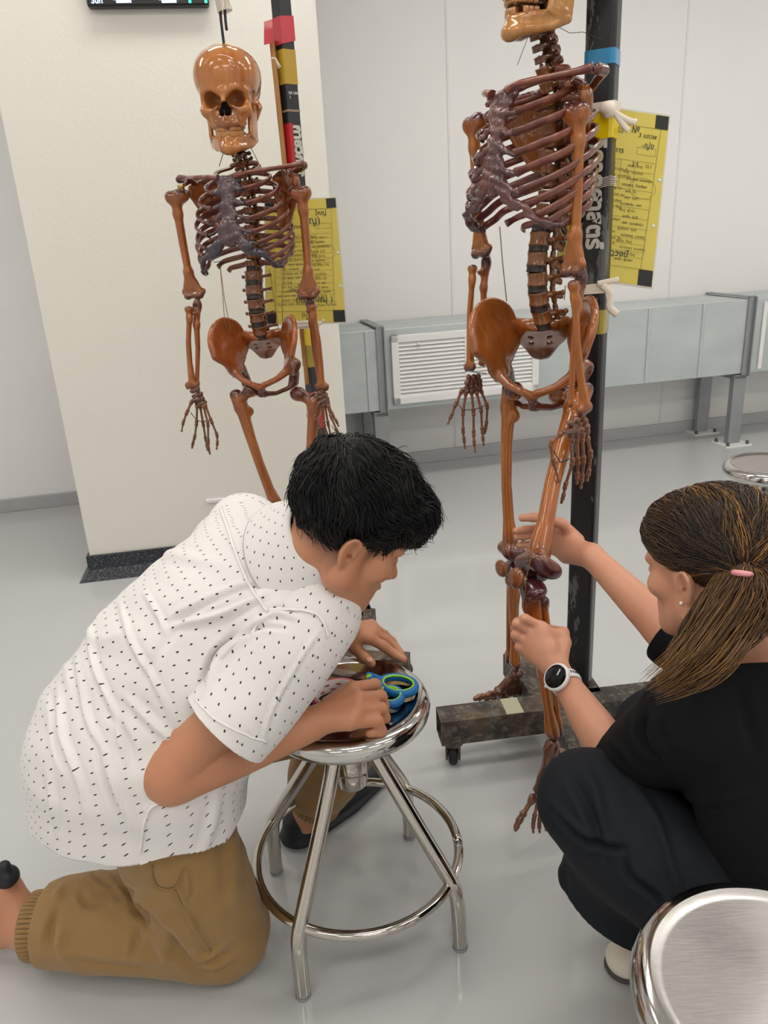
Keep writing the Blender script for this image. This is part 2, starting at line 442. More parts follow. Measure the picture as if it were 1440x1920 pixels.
M['yellow'] = m_film('bright_yellow_tape', (246, 214, 10), .18); M['mustard'] = m_film('mustard_tape', (192, 156, 46), .4); M['olive'] = m_film('olive_clear_tape', (176, 158, 48), .12)
M['blue'] = m_film('blue_tape', (40, 146, 200), .3); M['silver'] = m_film('silver_tape', (140, 138, 132), .3)
M['cloth'] = plain('white_cotton', (232, 222, 208), .85, var=.06, bump=.2); M['twine'] = plain('twine', (150, 132, 104), .8); M['clear'] = m_film('clear_plastic_wrap', (214, 205, 186), .15, .75)
M['paint'] = plain('stencil_white', (206, 202, 192), .6, var=.15, scale=60); M['ink'] = plain('black_ink', (38, 36, 26), .6); M['bink'] = plain('green_blue_ink', (26, 66, 70), .6)
M['faint'] = plain('printed_grey_ink', (112, 98, 40), .6); M['wink'] = plain('white_marker', (235, 235, 232), .5)
def m_paper():
    a = N('yellow_form_paper'); no = a.noise(9, 4); a.col(a.mix(no, srgb(222, 202, 84), srgb(236, 218, 106))); a.set(Roughness=.3, Coat_Weight=.25, Coat_Roughness=.12); return a.bump(a.noise(6, 2), .1, .01).m
M['paper'] = m_paper(); M['lam'] = plain('clear_laminate_edge', (226, 222, 206), .15, var=.03)

# ================================================================ the room
YAW = math.radians(12); EX = V3(math.cos(YAW), math.sin(YAW), 0); EY = V3(-math.sin(YAW), math.cos(YAW), 0); EZ = V3(0, 0, 1); RA = (EX, EY, EZ)
W0 = V3(0.229, 4.404, 0)
def wp(u, off, z): return W0+u*EX-off*EY+z*EZ           # a point of the back wall (u along it, off in front of it)
def onplane(px, py, p0, n): r = ray(px, py); o = V3(0, 0, CAMH); return o+r*(np.dot(np.array(p0)-o, n)/np.dot(r, n))
def structure(o): o['kind'] = 'structure'; return o
CEIL = 3.0
m = MB(); m.box(wp(0, 4.2, -.05), (4.6, 4.4, .05), RA); structure(m.build('floor', M['floor']))
m = MB(); m.box(wp(0, 4.2, CEIL+.05), (4.6, 4.4, .05), RA); structure(m.build('ceiling', M['ceil']))
m = MB(); m.box(wp(0, -.05, CEIL/2), (4.5, .05, CEIL/2), RA)
wb = structure(m.build('wall_back', M['wall']))
# panel joints: slim bright sealant beads
m = MB()
for px in (843, 1272):
    u = np.dot(onplane(px, 300, W0, EY)-W0, EX); m.box(wp(u, .002, CEIL/2), (.006, .002, CEIL/2-.01), RA)
for u in (-2.4, -1.2, 3.0): m.box(wp(u, .002, CEIL/2), (.006, .002, CEIL/2-.01), RA)
m.build('panel_joint', M['white'], wb)
m = MB(); m.box(wp(0, 8.45, CEIL/2), (4.5, .05, CEIL/2), RA); structure(m.build('wall_front', M['wall']))
m = MB(); m.box(wp(-4.45, 4.2, CEIL/2), (.05, 4.2, CEIL/2), RA); structure(m.build('wall_left', M['wall']))
m = MB(); m.box(wp(4.45, 4.2, CEIL/2), (.05, 4.2, CEIL/2), RA); structure(m.build('wall_right', M['wall']))
m = MB(); m.box(wp(0, .012, .035), (4.39, .012, .035), RA, .003); structure(m.build('baseboard_back', M['base']))
# plastered pillar
PYAW = math.radians(9); PX = V3(math.cos(PYAW), math.sin(PYAW), 0); PY = V3(-math.sin(PYAW), math.cos(PYAW), 0); PA = (PX, PY, EZ)
PL = V3(-1.236, 2.974, 0); PW = 1.112
def pp(u, off, z): return PL+u*PX-off*PY+z*EZ
m = MB(); m.box(pp(PW/2, -.3, CEIL/2), (PW/2, .3, CEIL/2), PA, .004); structure(m.build('pillar', M['pillar']))
m = MB()
prof = [(0, .1), (.012, .1), (.012, .04), (.022, .018), (.05, 0), (0, 0)]
for i in range(len(prof)-1):
    (o1, z1), (o2, z2) = prof[i], prof[i+1]
    q = lambda o, z: [pp(-o, o, z), pp(PW+o, o, z), pp(PW+o, -.6, z), pp(-o, -.6, z)]
    A, B = q(o1, z1), q(o2, z2)
    for j in (0, 1, 3):
        k = (j+1) % 4; m.add([A[j], A[k], B[k], B[j]], [(0, 1, 2, 3)])
structure(m.build('baseboard_pillar', M['granite']))
a = onplane(386, 939, PL, PY); b = onplane(441, 934, PL, PY)
m = MB(); m.bar(a-PY*.006, b-PY*.006, .012, .014, bev=.002); o = m.build('cable_trunking', M['white']); add_props(o, 'short white plastic trunking strip low on the cream pillar', 'trunking')

# ---- ceiling lights (the lamps of the room)
LIGHT = m_emit('led_panel', (255, 250, 242), 8.7)
lamps = []
for i, off in enumerate((1.55, 3.2, 4.9, 7.0)):
    for j, u in enumerate((-2.9, -1.0, 0.9, 2.8)):
        lamps.append((u, off))
for u, off in lamps:
    e = empty('ceiling_light', wp(u, off, CEIL), 'white rectangular panel light recessed in the ceiling', 'ceiling light', 'ceiling panel lights')
    m = MB(); m.box(wp(u, off, CEIL-.012), (.59, .14, .006), RA); m.build('diffuser', LIGHT, e)
    m = MB()
    for s in (-1, 1):
        m.box(wp(u, off+s*.15, CEIL-.012), (.62, .012, .012), RA); m.box(wp(u+s*.605, off, CEIL-.012), (.012, .15, .012), RA)
    m.build('frame', M['white'], e)

# ---- air duct along the back wall
DOFF, DZ0, DZ1 = .40, .425, .84
u0 = -1.7; u1 = 3.6
e = empty('air_duct', wp(1, .2, .63), 'galvanised sheet metal air duct running along the back wall on steel legs', 'duct')
m = MB(); m.box(wp((u0+u1)/2, .01+(DOFF-.01)/2, (DZ0+DZ1)/2), ((u1-u0)/2, (DOFF-.01)/2, (DZ1-DZ0)/2), RA, .004); m.build('duct_body', M['galv'], e)
def u_of(px, py): return float(np.dot(onplane(px, py, wp(0, DOFF, 0), EY)-W0, EX))
for px, py in ((1215, 640), (1315, 640), (690, 690)):       # standing seams
    u = u_of(px, py); m = MB(); m.box(wp(u, DOFF+.002, (DZ0+DZ1)/2), (.009, .004, (DZ1-DZ0)/2-.004), RA, .002); m.build('sheet_seam', M['galv'], e)
for px, py in ((715, 690), (1402, 630)):                     # hanger straps
    u = u_of(px, py); m = MB()
    m.box(wp(u, DOFF+.006, (DZ0+DZ1)/2+.006), (.02, .003, (DZ1-DZ0)/2+.012), RA); m.box(wp(u, DOFF/2+.01, DZ1+.012), (.02, DOFF/2+.002, .003), RA); m.box(wp(u+.018, DOFF+.014, (DZ0+DZ1)/2), (.003, .012, (DZ1-DZ0)/2+.012), RA)
    m.build('strap', M['grey'], e)
    for off, nm in ((DOFF-.03, 0), (.06, 1)):
        m = MB(); c = wp(u-.01, off, 0)
        m.box(c+EZ*(DZ0/2-.004), (.04, .02, DZ0/2-.008), RA, .003); m.box(c+EZ*(DZ0-.02)+EY*.06, (.04, .08, .012), RA) if not nm else None
        lg = m.build('leg', M['grey'], e)
        m = MB(); m.box(c+EZ*.004, (.085, .075, .004), RA, .001); m.build('base_plate', M['white'], lg)
        for sx in (-1, 1):
            for sy in (-1, 1): m = MB(); m.lathe(c+EZ*.008+sx*.065*EX+sy*.055*EY, [(0, .022), (.008, .018), (.012, 0)], 8); m.build('bolt', M['rust'], lg)
u = u_of(1432, 600); m = MB(); m.box(wp(u, DOFF+.005, (DZ0+DZ1)/2), (.012, .004, (DZ1-DZ0)/2-.02), RA); m.build('flange', M['white'], e)

# ---- vent grille on the duct front
uL, uR = u_of(734, 690), u_of(1008, 650); zt = onplane(732, 629, wp(0, DOFF, 0), EY)[2]; zb = onplane(740, 758, wp(0, DOFF, 0), EY)[2]
g = empty('vent_grille', wp((uL+uR)/2, DOFF, (zt+zb)/2), 'white louvred vent grille fixed to the front of the metal duct', 'vent grille')
m = MB(); fw = .038; zc = (zt+zb)/2; hz = (zt-zb)/2; uc = (uL+uR)/2; hu = (uR-uL)/2
for s in (-1, 1):
    m.box(wp(uc, DOFF+.012, zc+s*(hz-fw/2)), (hu, .012, fw/2), RA, .004); m.box(wp(uc+s*(hu-fw/2), DOFF+.012, zc), (fw/2, .012, hz), RA, .004)
m.box(wp(uc, DOFF+.010, zc), (.012, .010, hz-.01), RA, .002); m.build('frame', M['white'], g)
m = MB(); m.box(wp(uc, DOFF+.001, zc), (hu-.02, .0015, hz-.02), RA); m.build('backing', M['darkgap'], g)
m = MB(); ns = 14
for i in range(ns):
    z = zc-hz+fw+(i+.5)*(2*hz-2*fw)/ns
    n = unit(-EY*.8+EZ*.6); t = np.cross(EX, n)
    m.box(wp(uc, DOFF+.012, z), (hu-fw, .012, .0018), (EX, unit(-EY*.62-EZ*.78), np.cross(EX, unit(-EY*.62-EZ*.78))))
m.build('louvres', M['white'], g)
m = MB(); c = onplane(785, 645, wp(0, DOFF+.02, 0), EY); m.lathe(c, [(0, .016), (.008, .012), (.009, 0)], 12, (EX, EZ, -EY)); m.build('knob', M['white'], g)

# ---- digital wall clock
c0 = onplane(164, 14, pp(0, .035, 0), PY); c1 = onplane(393, 12, pp(0, .035, 0), PY); w = np.linalg.norm((c1-c0)[:2])
e = empty('digital_clock', c0+PX*w/2+PY*.035, 'black digital wall clock with lit digits high on the cream pillar', 'clock')
cc = c0+PX*w/2+EZ*.12; m = MB(); m.box(cc+PY*.015, (w/2, .02, .12), PA, .008); m.build('case', M['black'], e)
DI = m_emit('lit_digit_white', (190, 222, 255), 4.0); DG = m_emit('lit_digit_green', (40, 255, 150), 3.0)
fo = lambda px, py: onplane(px, py, pp(0, .0415, 0), PY)
text_mesh('day_text', 'Sun', .026, fo(171, 6), PX, EZ, DI, e)
for px in (232, 317):                                       # seven-segment digits
    q = fo(px, 3); m = MB()
    for dz in (0, .05, .1): m.box(q+EZ*(dz+.002), (.024, .001, .005), PA, .0008)
    for dz in (.026, .076):
        for sx in (-1, 1): m.box(q+EZ*(dz)+PX*sx*.03, (.004, .001, .021), PA, .0008)
    m.build('digit', DI, e)
for px in (356, 386):
    q = fo(px, 2); m = MB(); 
    for k in range(3): m.box(q+EZ*(k*.014), (.004, .001, .005), PA)
    m.build('digit', DG, e)

# ================================================================ stools
def stool(c, yaw, h, label, seatmat, group='round steel lab stools', R=.155):
    c = V3(c[0], c[1], 0); e = empty('steel_stool', c, label, 'stool', group); m = MB()
    hs = h
    prof = [(0, -.004), (.06, -.003), (R-.036, -.001), (R-.030, .0), (R-.022, .004), (R-.012, .003), (R-.004, -.005), (R, -.017), (R-.003, -.029), (R-.012, -.036), (R-.022, -.034), (R-.030, -.026), (R-.05, -.02), (0, -.02)]
    m.lathe(c+EZ*hs, prof[:5], 72); m.build('seat', seatmat, e)
    m = MB(); m.lathe(c+EZ*hs, prof[4:], 72); m.build('rim', M['chrome'], e)
    m = MB(); m.lathe(c, [(0, hs-.03), (.03, hs-.03), (.03, hs-.186), (.028, hs-.189), (0, hs-.189)], 28); m.build('column', M['chrome2'], e)
    for k in range(4):
        a = yaw+k*PI/2; d = V3(math.cos(a), math.sin(a), 0)
        pts = smooth_path([c+d*.046+EZ*(hs-.03), c+d*.047+EZ*(hs-.07), c+d*.056+EZ*(hs-.105), c+d*.115+EZ*(hs-.205), c+d*.19+EZ*(.175), c+d*.208+EZ*.14, c+d*.214+EZ*.11, c+d*.216+EZ*.06, c+d*.217+EZ*.003], 6)
        m = MB(); m.tube(pts, .0142, 16); lg = m.build('leg', M['chrome2'], e)
        m = MB(); m.lathe(c+d*.217, [(0, 0), (.0135, 0), (.0148, .002), (.0148, .006), (.0140, .007)], 14); m.build('foot_cap', M['grey'], lg)
    m = MB(); rr = .2; m.tube([c+V3(rr*math.cos(t), rr*math.sin(t), .15) for t in np.linspace(0, 2*PI, 72)], .0094, 12); m.build('foot_ring', M['chrome2'], e)
    return e
S0 = V3(-.09, 1.21, 0); SH = .502
stool(S0, math.radians(-29.5), SH, 'round steel stool holding scissors, tape and the hands of the kneeling man', M['mirror'])
stool(V3(.405, .60, 0), .4, .5, 'scratched round steel stool nearest the camera, cut by the lower right corner', M['seat'], R=.16)
stool(V3(1.30, 2.43, 0), .2, .505, 'round steel stool standing behind the woman on the far right', M['mirror'])

# ================================================================ stands the skeletons hang from
def square_pole(e, name, r, d, z0, z1, half, ang, mat, rd):
    ax = (V3(math.cos(ang), math.sin(ang), 0), V3(-math.sin(ang), math.cos(ang), 0), EZ)
    m = MB(); m.box(V3(r, d, (z0+z1)/2), (half, half, (z1-z0)/2), ax, rd); return m.build(name, mat, e), ax
def band(e, name, r, d, z0, z1, half, ax, mat, tilt=(0, 0), rd=.004, g=.0012):
    """a wrap of tape round a pole; tilt lifts its edges across the width"""
    m = MB(); h = half+g; c = V3(r, d, 0); P4 = []
    for sx, sy in ((-1, -1), (1, -1), (1, 1), (-1, 1)):
        cx = [(sx*h, sy*(h-rd)), (sx*(h-rd*.3), sy*(h-rd*.3)), (sx*(h-rd), sy*h)]
        if sx*sy > 0: cx = cx[::1]
        else: cx = cx[::-1]
        P4 += cx
    bot = [c+a*ax[0]+b*ax[1]+EZ*(z0+tilt[0]*a) for a, b in P4]; top = [c+a*ax[0]+b*ax[1]+EZ*(z1+tilt[1]*a) for a, b in P4]
    n = len(P4); m.add(bot+top, [(i, (i+1) % n, n+(i+1) % n, n+i) for i in range(n)]+[tuple(range(n)), tuple(range(n, 2*n))]); return m.build(name, mat, e)
def caster(e, c, ztop, yaw=0.):
    c = V3(c[0], c[1], 0); ax = (V3(math.cos(yaw), math.sin(yaw), 0), V3(-math.sin(yaw), math.cos(yaw), 0), EZ)
    m = MB(); m.lathe(c+EZ*(ztop-.022), [(0, .022), (.028, .022), (.03, .016), (.03, .008), (.024, 0), (0, 0)], 18)
    for s in (-1, 1): m.box(c+ax[1]*s*.016+EZ*(ztop-.04), (.018, .003, .022), ax, .002)
    cs = m.build('caster', M['rust'], e)
    m = MB(); m.lathe(c+EZ*.027, [(0, -.012), (.02, -.012), (.026, -.008), (.027, 0), (.026, .008), (.02, .012), (0, .012)], 20, (ax[0], EZ, ax[1])); m.build('wheel', M['rubber'], cs)

# ---- right stand
rs = empty('skeleton_stand', V3(.487, 1.74, 0), 'tall chipped black metal stand with a wheeled base behind the nearer skeleton', 'stand', 'stands')
RP, RD, RH, RANG = .487, 1.745, .03, math.radians(-27)
pole, rax = square_pole(rs, 'pole', RP, RD, .15, 2.25, RH, RANG, M['chip'], .009)
zr = lambda y: float(P(1125, y, RD)[2])
band(rs, 'blue_tape', RP, RD, zr(126), zr(97), RH, rax, M['blue'], rd=.009)
band(rs, 'yellow_tape', RP, RD, zr(264), zr(214), RH, rax, M['yellow'], (.06, .02), rd=.009, g=.003)
band(rs, 'yellow_tape', RP, RD, zr(622), zr(578), RH, rax, M['olive'], rd=.009, g=.0018)
band(rs, 'cloth_tie', RP, RD, zr(214), zr(196), RH, rax, M['cloth'], (.12, .05), rd=.009, g=.005)
band(rs, 'cloth_tie', RP, RD, zr(548), zr(530), RH, rax, M['cloth'], (.05, .1), rd=.009, g=.005)
fr = lambda px, py: P(px, py, RD-.045)
def rag(e, pts, r, name='cloth_end'): m = MB(); m.tube(smooth_path(pts, 5), r, 8, flat=((0, 1, 0), .35)); m.build(name, M['cloth'], e)
m = MB(); m.lathe(fr(1140, 205), [(0, .016), (.012, .012), (.016, 0), (.012, -.012), (0, -.016)], 12); m.build('knot', M['cloth'], rs)
rag(rs, [fr(1143, 203), fr(1158, 214), fr(1175, 224), fr(1192, 230)], .0055); rag(rs, [fr(1150, 208), fr(1162, 225), fr(1172, 238), fr(1179, 245)], .0055)
rag(rs, [fr(1120, 532), fr(1140, 528), fr(1160, 524)], .006); rag(rs, [fr(1130, 534), fr(1145, 552), fr(1143, 575), fr(1158, 590)], .008)
rag(rs, [fr(1138, 545), fr(1142, 565), fr(1150, 585)], .005)
m = MB()
for k in range(6):
    y = 333+k*3.2; zz = zr(y+4); h = RH+.0025
    pts = [V3(RP, RD, zz+s2*.004)+a*h*rax[0]+b*h*rax[1] for a, b, s2 in ((-1, -1, -2), (1, -1, 1), (1, 1, 1), (-1, 1, -1), (-1, -1, -2))]
    m.tube(pts, .0007, 5, smooth=False)
m.build('thread', M['cloth'], rs)
tn = unit(-rax[1]); tO = V3(RP, RD, 0)-rax[1]*(RH+.0006)
# stencilled word, reading downwards
zt_ = zr(262); zb_ = zr(470)
tm = text_mesh('stencil_text', 'วิภาคศาสตร์', .046, tO+rax[0]*(-.012)+EZ*(zt_+.004), -EZ, rax[0], M['paint'], rs, .0004, fit=zt_-zb_, bold=.0020)
# base
BD = unit(V3(.667-.116, 1.659-1.612+.012, 0)); BN = V3(-BD[1], BD[0], 0); b0 = V3(.108, 1.646, .115)
m = MB(); L = 1.05; hw = .035; th = .004
for s in (-1, 1):
    m.box(b0+BD*L/2+BN*s*(hw-th/2), (L/2, th/2, hw), (BD, BN, EZ)); m.box(b0+BD*L/2+EZ*s*(hw-th/2), (L/2, hw-th, th/2), (BD, BN, EZ))
m.build('base_beam', M['rust'], rs)
m = MB(); m.box(b0+BD*.19+EZ*(hw+.0005), (.022, hw*.97, .0006), (BD, BN, EZ)); m.build('masking_tape', plain('masking_tape', (176, 172, 146), .6), rs)
pb = V3(.487, 1.745, 0); 
m = MB(); near = V3(.437, 1.40, .115); far = V3(.35, 1.93, .115); jn = V3(.425, 1.60, .115); jf = V3(.395, 1.70, .115)
m.bar(near, b0+BD*.315-BN*hw, .068, .07, bev=.003); m.build('cross_beam', M['rust'], rs)
m = MB(); m.bar(b0+BD*.285+BN*hw, far, .068, .07, bev=.003); m.build('cross_beam', M['rust'], rs)
m = MB(); m.box(V3(.487, 1.745, .115), (.05, .045, .035), (BD, BN, EZ), .004); m.build('pole_socket', M['rust'], rs)
for c, y in ((b0+BD*.035, 1.45), (b0+BD*(L-.06), .4), (V3(.445, 1.45, 0), .2), (V3(.36, 1.88, 0), 1.2)): caster(rs, c, .081, y)

# ---- left stand
ls = empty('skeleton_stand', V3(-.19, 2.25, 0), 'square black pole striped with red and yellow tape, standing behind the farther skeleton', 'stand', 'stands')
LP, LD, LH, LANG = -.187, 2.27, .0185, math.radians(38)
_, lax = square_pole(ls, 'pole', LP, LD, .10, 2.25, LH, LANG, M['blacktape'], .002)
zl = lambda y: float(P(550, y, LD-.02)[2])
band(ls, 'red_tape', LP, LD, zl(78), zl(28), LH, lax, M['redcloth'], (.25, .1), .002, .003)
band(ls, 'mustard_tape', LP, LD, zl(157), zl(91), LH, lax, M['mustard'], rd=.002)
band(ls, 'twine', LP, LD, zl(209), zl(205), LH, lax, M['twine'], rd=.002)
band(ls, 'yellow_tape', LP, LD, zl(652), zl(612), LH, lax, M['yellow'], (-.25, 0), .002, .003)
band(ls, 'olive_tape', LP, LD, zl(690), zl(640), LH, lax, M['olive'], rd=.002, g=.0016)
band(ls, 'red_tape', LP, LD, zl(806), zl(738), LH, lax, M['redtape'], rd=.002)
band(ls, 'silver_tape', LP, LD, zl(842), zl(828), LH, lax, M['silver'], rd=.002)
band(ls, 'red_tape', LP, LD, zl(1000), zl(842), LH, lax, M['redtape'], rd=.002)
m = MB(); zA, zB = zl(231), zl(420); m.box(V3(LP, LD, (zA+zB)/2)-lax[0]*(LH+.0008), (.0008, LH*.98, (zA-zB)/2), lax); m.box(V3(LP, LD, (zA+zB)/2)-lax[1]*(LH+.0008)-lax[0]*(LH-.004), (.005, .0008, (zA-zB)/2), lax)
m.build('red_tape', M['redtape'], ls)
fl = lambda px, py: P(px, py, LD-.04)
m = MB(); m.prism([fl(495, 41), fl(510, 36), fl(512, 80), fl(495, 84)], (0, 1, 0), .002); m.build('tape_flap', M['redcloth'], ls)
m = MB(); a0 = P(510, 76, LD-.01); a1 = P(577, 720, LD-.01); m.bar(a0, a1, .013, .018, up=(0, 1, 0), bev=.001); m.build('wooden_stick', M['wood'], ls)
m = MB(); m.tube([fl(509, 109), fl(517, 110), fl(523, 128)], .0022, 6); m.tube([fl(517, 110), fl(526, 126)], .0018, 6); m.build('cloth_end', M['cloth'], ls)
text_mesh('stencil_text', 'กายวิภาค', .034, V3(LP, LD, 0)-lax[1]*(LH+.0007)+lax[0]*(-.006)+EZ*zl(234), -EZ, lax[0], M['paint'], ls, .0004, bold=.002)
text_mesh('handwriting', 'จอ นผ\n l', .011, V3(LP, LD, 0)-lax[1]*(LH+.0007)-lax[0]*.013+EZ*zl(176), lax[0], EZ, M['wink'], ls, .0003)
# base: two beams on casters, brace rod
def beam(e, a, b, name='base_beam', w=.05): m = MB(); m.bar(a, b, w, w, bev=.003); return m.build(name, M['rust'], e)
beam(ls, V3(-.068, 2.31, .1), V3(-.19, 2.06, .1)); beam(ls, V3(.05, 2.0, .09), V3(-.42, 2.09, .09)); beam(ls, V3(-.187, 2.07, .1), V3(-.187, 2.33, .1)); beam(ls, V3(-.085, 2.275, .1), V3(-.21, 2.275, .1), 'pole_socket')
for c in ((-.075, 2.30), (.03, 2.005), (-.40, 2.085), (-.187, 2.31)): caster(ls, V3(c[0], c[1], 0), .076, .5)
m = MB(); m.tube([V3(-.068, 2.305, .12), P(680, 1112, 2.30), V3(-.165, 2.27, .62)], .008, 8); m.build('brace_rod', M['black'], ls)
# hook from which the farther skeleton hangs (its wrapped upper end leaves the frame)
m = MB(); hk = 1.985
m.tube(smooth_path([P(421, 90, hk), P(417, 60, hk), P(413, 20, hk), P(411, -60, hk)], 5), .0032, 8); m.tube(smooth_path([P(425, 57, hk), P(422, 25, hk), P(419, -60, hk)], 5), .0032, 8); m.build('hook_rod', M['black'], ls)
m = MB(); m.tube([P(415, -60, hk), P(416, 0, hk), P(422, 22, hk)], [.013, .015, .017], 14, cap=False); m.build('plastic_wrap', M['clear'], ls)
m = MB(); m.tube([P(415, -60, hk), P(414, -60, LD)], .012, 10); m.tube([P(414, -60, LD), V3(LP, LD, 2.1)], .012, 10); m.build('hanger_arm', M['black'], ls)
m = MB(); hk2 = 1.70; m.tube([P(1015, -330, hk2), P(1012, -330, RD)], .012, 10); m.tube([P(1012, -330, RD), V3(RP, RD, 2.16)], .012, 10); m.build('hanger_arm', M['chip'], rs)

# ---- laminated forms
def form(name, TL, TR, BR, BL, label, holes, seed, writes, emblem):
    rr = random.Random(seed); e = empty(name, (TL+TR+BR+BL)/4, label, 'form', 'laminated forms')
    X = unit((TR-TL)+(BR-BL)); Y = unit((TL-BL)+(TR-BR)); Z = np.cross(X, Y)
    q = lambda u, v, o=.0016: lerp(lerp(TL, TR, u), lerp(BL, BR, u), v)+Z*o
    m = MB(); m.prism([q(-.015, -.01, -.0012), q(-.015, 1.015, -.0012), q(1.015, 1.015, -.0012), q(1.015, -.01, -.0012)], Z, .0018); m.build('laminate', M['lam'], e)
    m = MB(); m.prism([q(0, 0, .0007), q(0, 1, .0007), q(1, 1, .0007), q(1, 0, .0007)], Z, .0006); m.build('paper', M['paper'], e)
    for u, v, w, h in ((0, 0, .13, .075), (.865, 0, .135, .075), (0, .90, .125, .1), (.85, .90, .15, .1)):
        m = MB(); m.prism([q(u, v, .0014), q(u, v+h, .0014), q(u+w, v+h, .0014), q(u+w, v, .0014)], Z, .0006); m.build('corner_tape', M['blacktape'], e)
    for u, v in holes: m = MB(); m.lathe(q(u, v, .0016), [(0, .0008), (.0035, .0006), (.0038, 0)], 12, (X, Y, Z)); m.build('eyelet', M['white'], e)
    ln = MB()
    def seg(u0, v0, u1, v1, w=.0005): ln.bar(q(u0, v0), q(u1, v1), .0003, w*2, up=Z)
    seg(.02, .075, .93, .075, .0006); seg(.02, .9, .93, .9, .0006); seg(.93, .075, .87, .9, .0007); seg(.12, .075, .12, .9, .0006)
    vv = .27
    while vv < .84: seg(.14, vv, .9, vv, .0003); vv += rr.choice((.035, .045, .06))
    for u in (.3, .55, .7): seg(u, .27, u, .44, .0003)
    for k in range(14): seg(.16+k*.03, .285, .16+k*.03, .305, .0003)
    seg(.7, .19, .9, .19, .0003); seg(.7, .23, .9, .23, .0003); seg(.7, .19, .7, .23, .0003); seg(.9, .19, .9, .23, .0003)
    cu, cv, ru, rv = .8, .42, .14, .06
    for k in range(20):
        a0, a1 = k*2*PI/20, (k+1)*2*PI/20; seg(cu+ru*math.cos(a0), cv+rv*math.sin(a0), cu+ru*math.cos(a1), cv+rv*math.sin(a1), .0004)
    ln.build('printed_lines', M['faint'], e)
    words = ['แบบฟอร์ม', 'ชื่อ', 'นามสกุล', 'อายุ', 'เพศ', 'วันที่', 'ที่อยู่', 'ลงชื่อ', 'พยาน', 'ผู้บริจาค', 'หมายเหตุ', 'โทรศัพท์']
    v = .295; 
    while v < .86:
        body = '  '.join(rr.choice(words) for _ in range(rr.randint(2, 6)))
        text_mesh('print_text', body[:34], .0075, q(rr.choice((.15, .2, .3)), v, .0018), X, Y, M['faint'], e, .0001)
        text_mesh('print_text', '  '.join(rr.choice(words) for _ in range(2))[:16], .0078, q(rr.choice((.58, .62)), v+.012, .0018), X, Y, M['ink' if rr.random() > .6 else 'faint'], e, .0001); v += .037
    for s, u, v, size, mt in writes: text_mesh('handwriting', s, size, q(u, v, .0019), X, Y, M[mt], e, .0002)
    if emblem:
        m = MB(); c = q(*emblem); m.lathe(c, [(.004, .0003), (.0065, .0003), (.0065, 0)], 12, (X, Y, Z)); m.tube([c+Y*.006, c+Y*.013], [.003, .0005], 8); m.tube([c-X*.008+Y*.006, c, c+X*.008+Y*.006], .0012, 6); m.build('emblem', M['faint'], e)
    return e
dL = 2.19
fL = form('laminated_form', P(497, 380, dL), P(629, 371, dL), P(648, 603, dL), P(500, 607, dL), 'laminated yellow form tied to the red and yellow taped pole behind the farther skeleton',
     ((.55, .04), (.97, .43), (.02, .72), (.97, .70), (.37, .985), (.72, .985)), 3,
     [('บริจาคร่าง', .30, .22, .014, 'ink'), ('ใหญ่', .70, .125, .017, 'ink'), ('ญ)', .60, .19, .026, 'bink'), ('ลงชื่อ', .42, .69, .013, 'ink'), ('บริจาคอวัยวะ', .30, .73, .011, 'ink'), ('ดิษ', .38, .83, .022, 'ink'), ('/ณุ )', .66, .83, .024, 'bink'), ('(นาย )', .45, .945, .017, 'ink'), ('พ.ศ.', .50, .98, .014, 'ink')], (.36, .13))
m = MB(); m.tube([P(544, 607, dL-.004), P(575, 604, dL-.006), P(603, 606, dL-.004)], .0055, 8); m.tube([P(545, 614, dL+.03), P(575, 612, dL+.02), P(598, 610, dL+.03)], .006, 8); m.tube([P(548, 383, dL-.004), P(575, 383, dL-.004)], .0045, 8); m.build('cloth_tie', M['cloth'], ls)
dR = 1.83
fR = form('laminated_form', P(1076, 194, dR), P(1254, 219, dR), P(1221, 538, dR), P(1043, 513, dR), 'laminated yellow form hanging behind the chipped black pole of the nearer stand',
     ((.66, .045), (.97, .36), (.05, .58), (.955, .63), (.62, .985)), 5,
     [('№', .62, .115, .017, 'ink'), ('3 แถวพ', .70, .135, .013, 'ink'), ('บริจ', .42, .125, .016, 'faint'), ('-ญ่ง', .74, .19, .016, 'bink'), ('ฐการ', .42, .235, .015, 'ink'), ('2 5', .66, .30, .012, 'ink'), ('12.1', .80, .30, .009, 'ink'), ('ดวงปื', .52, .84, .02, 'bink')], None)
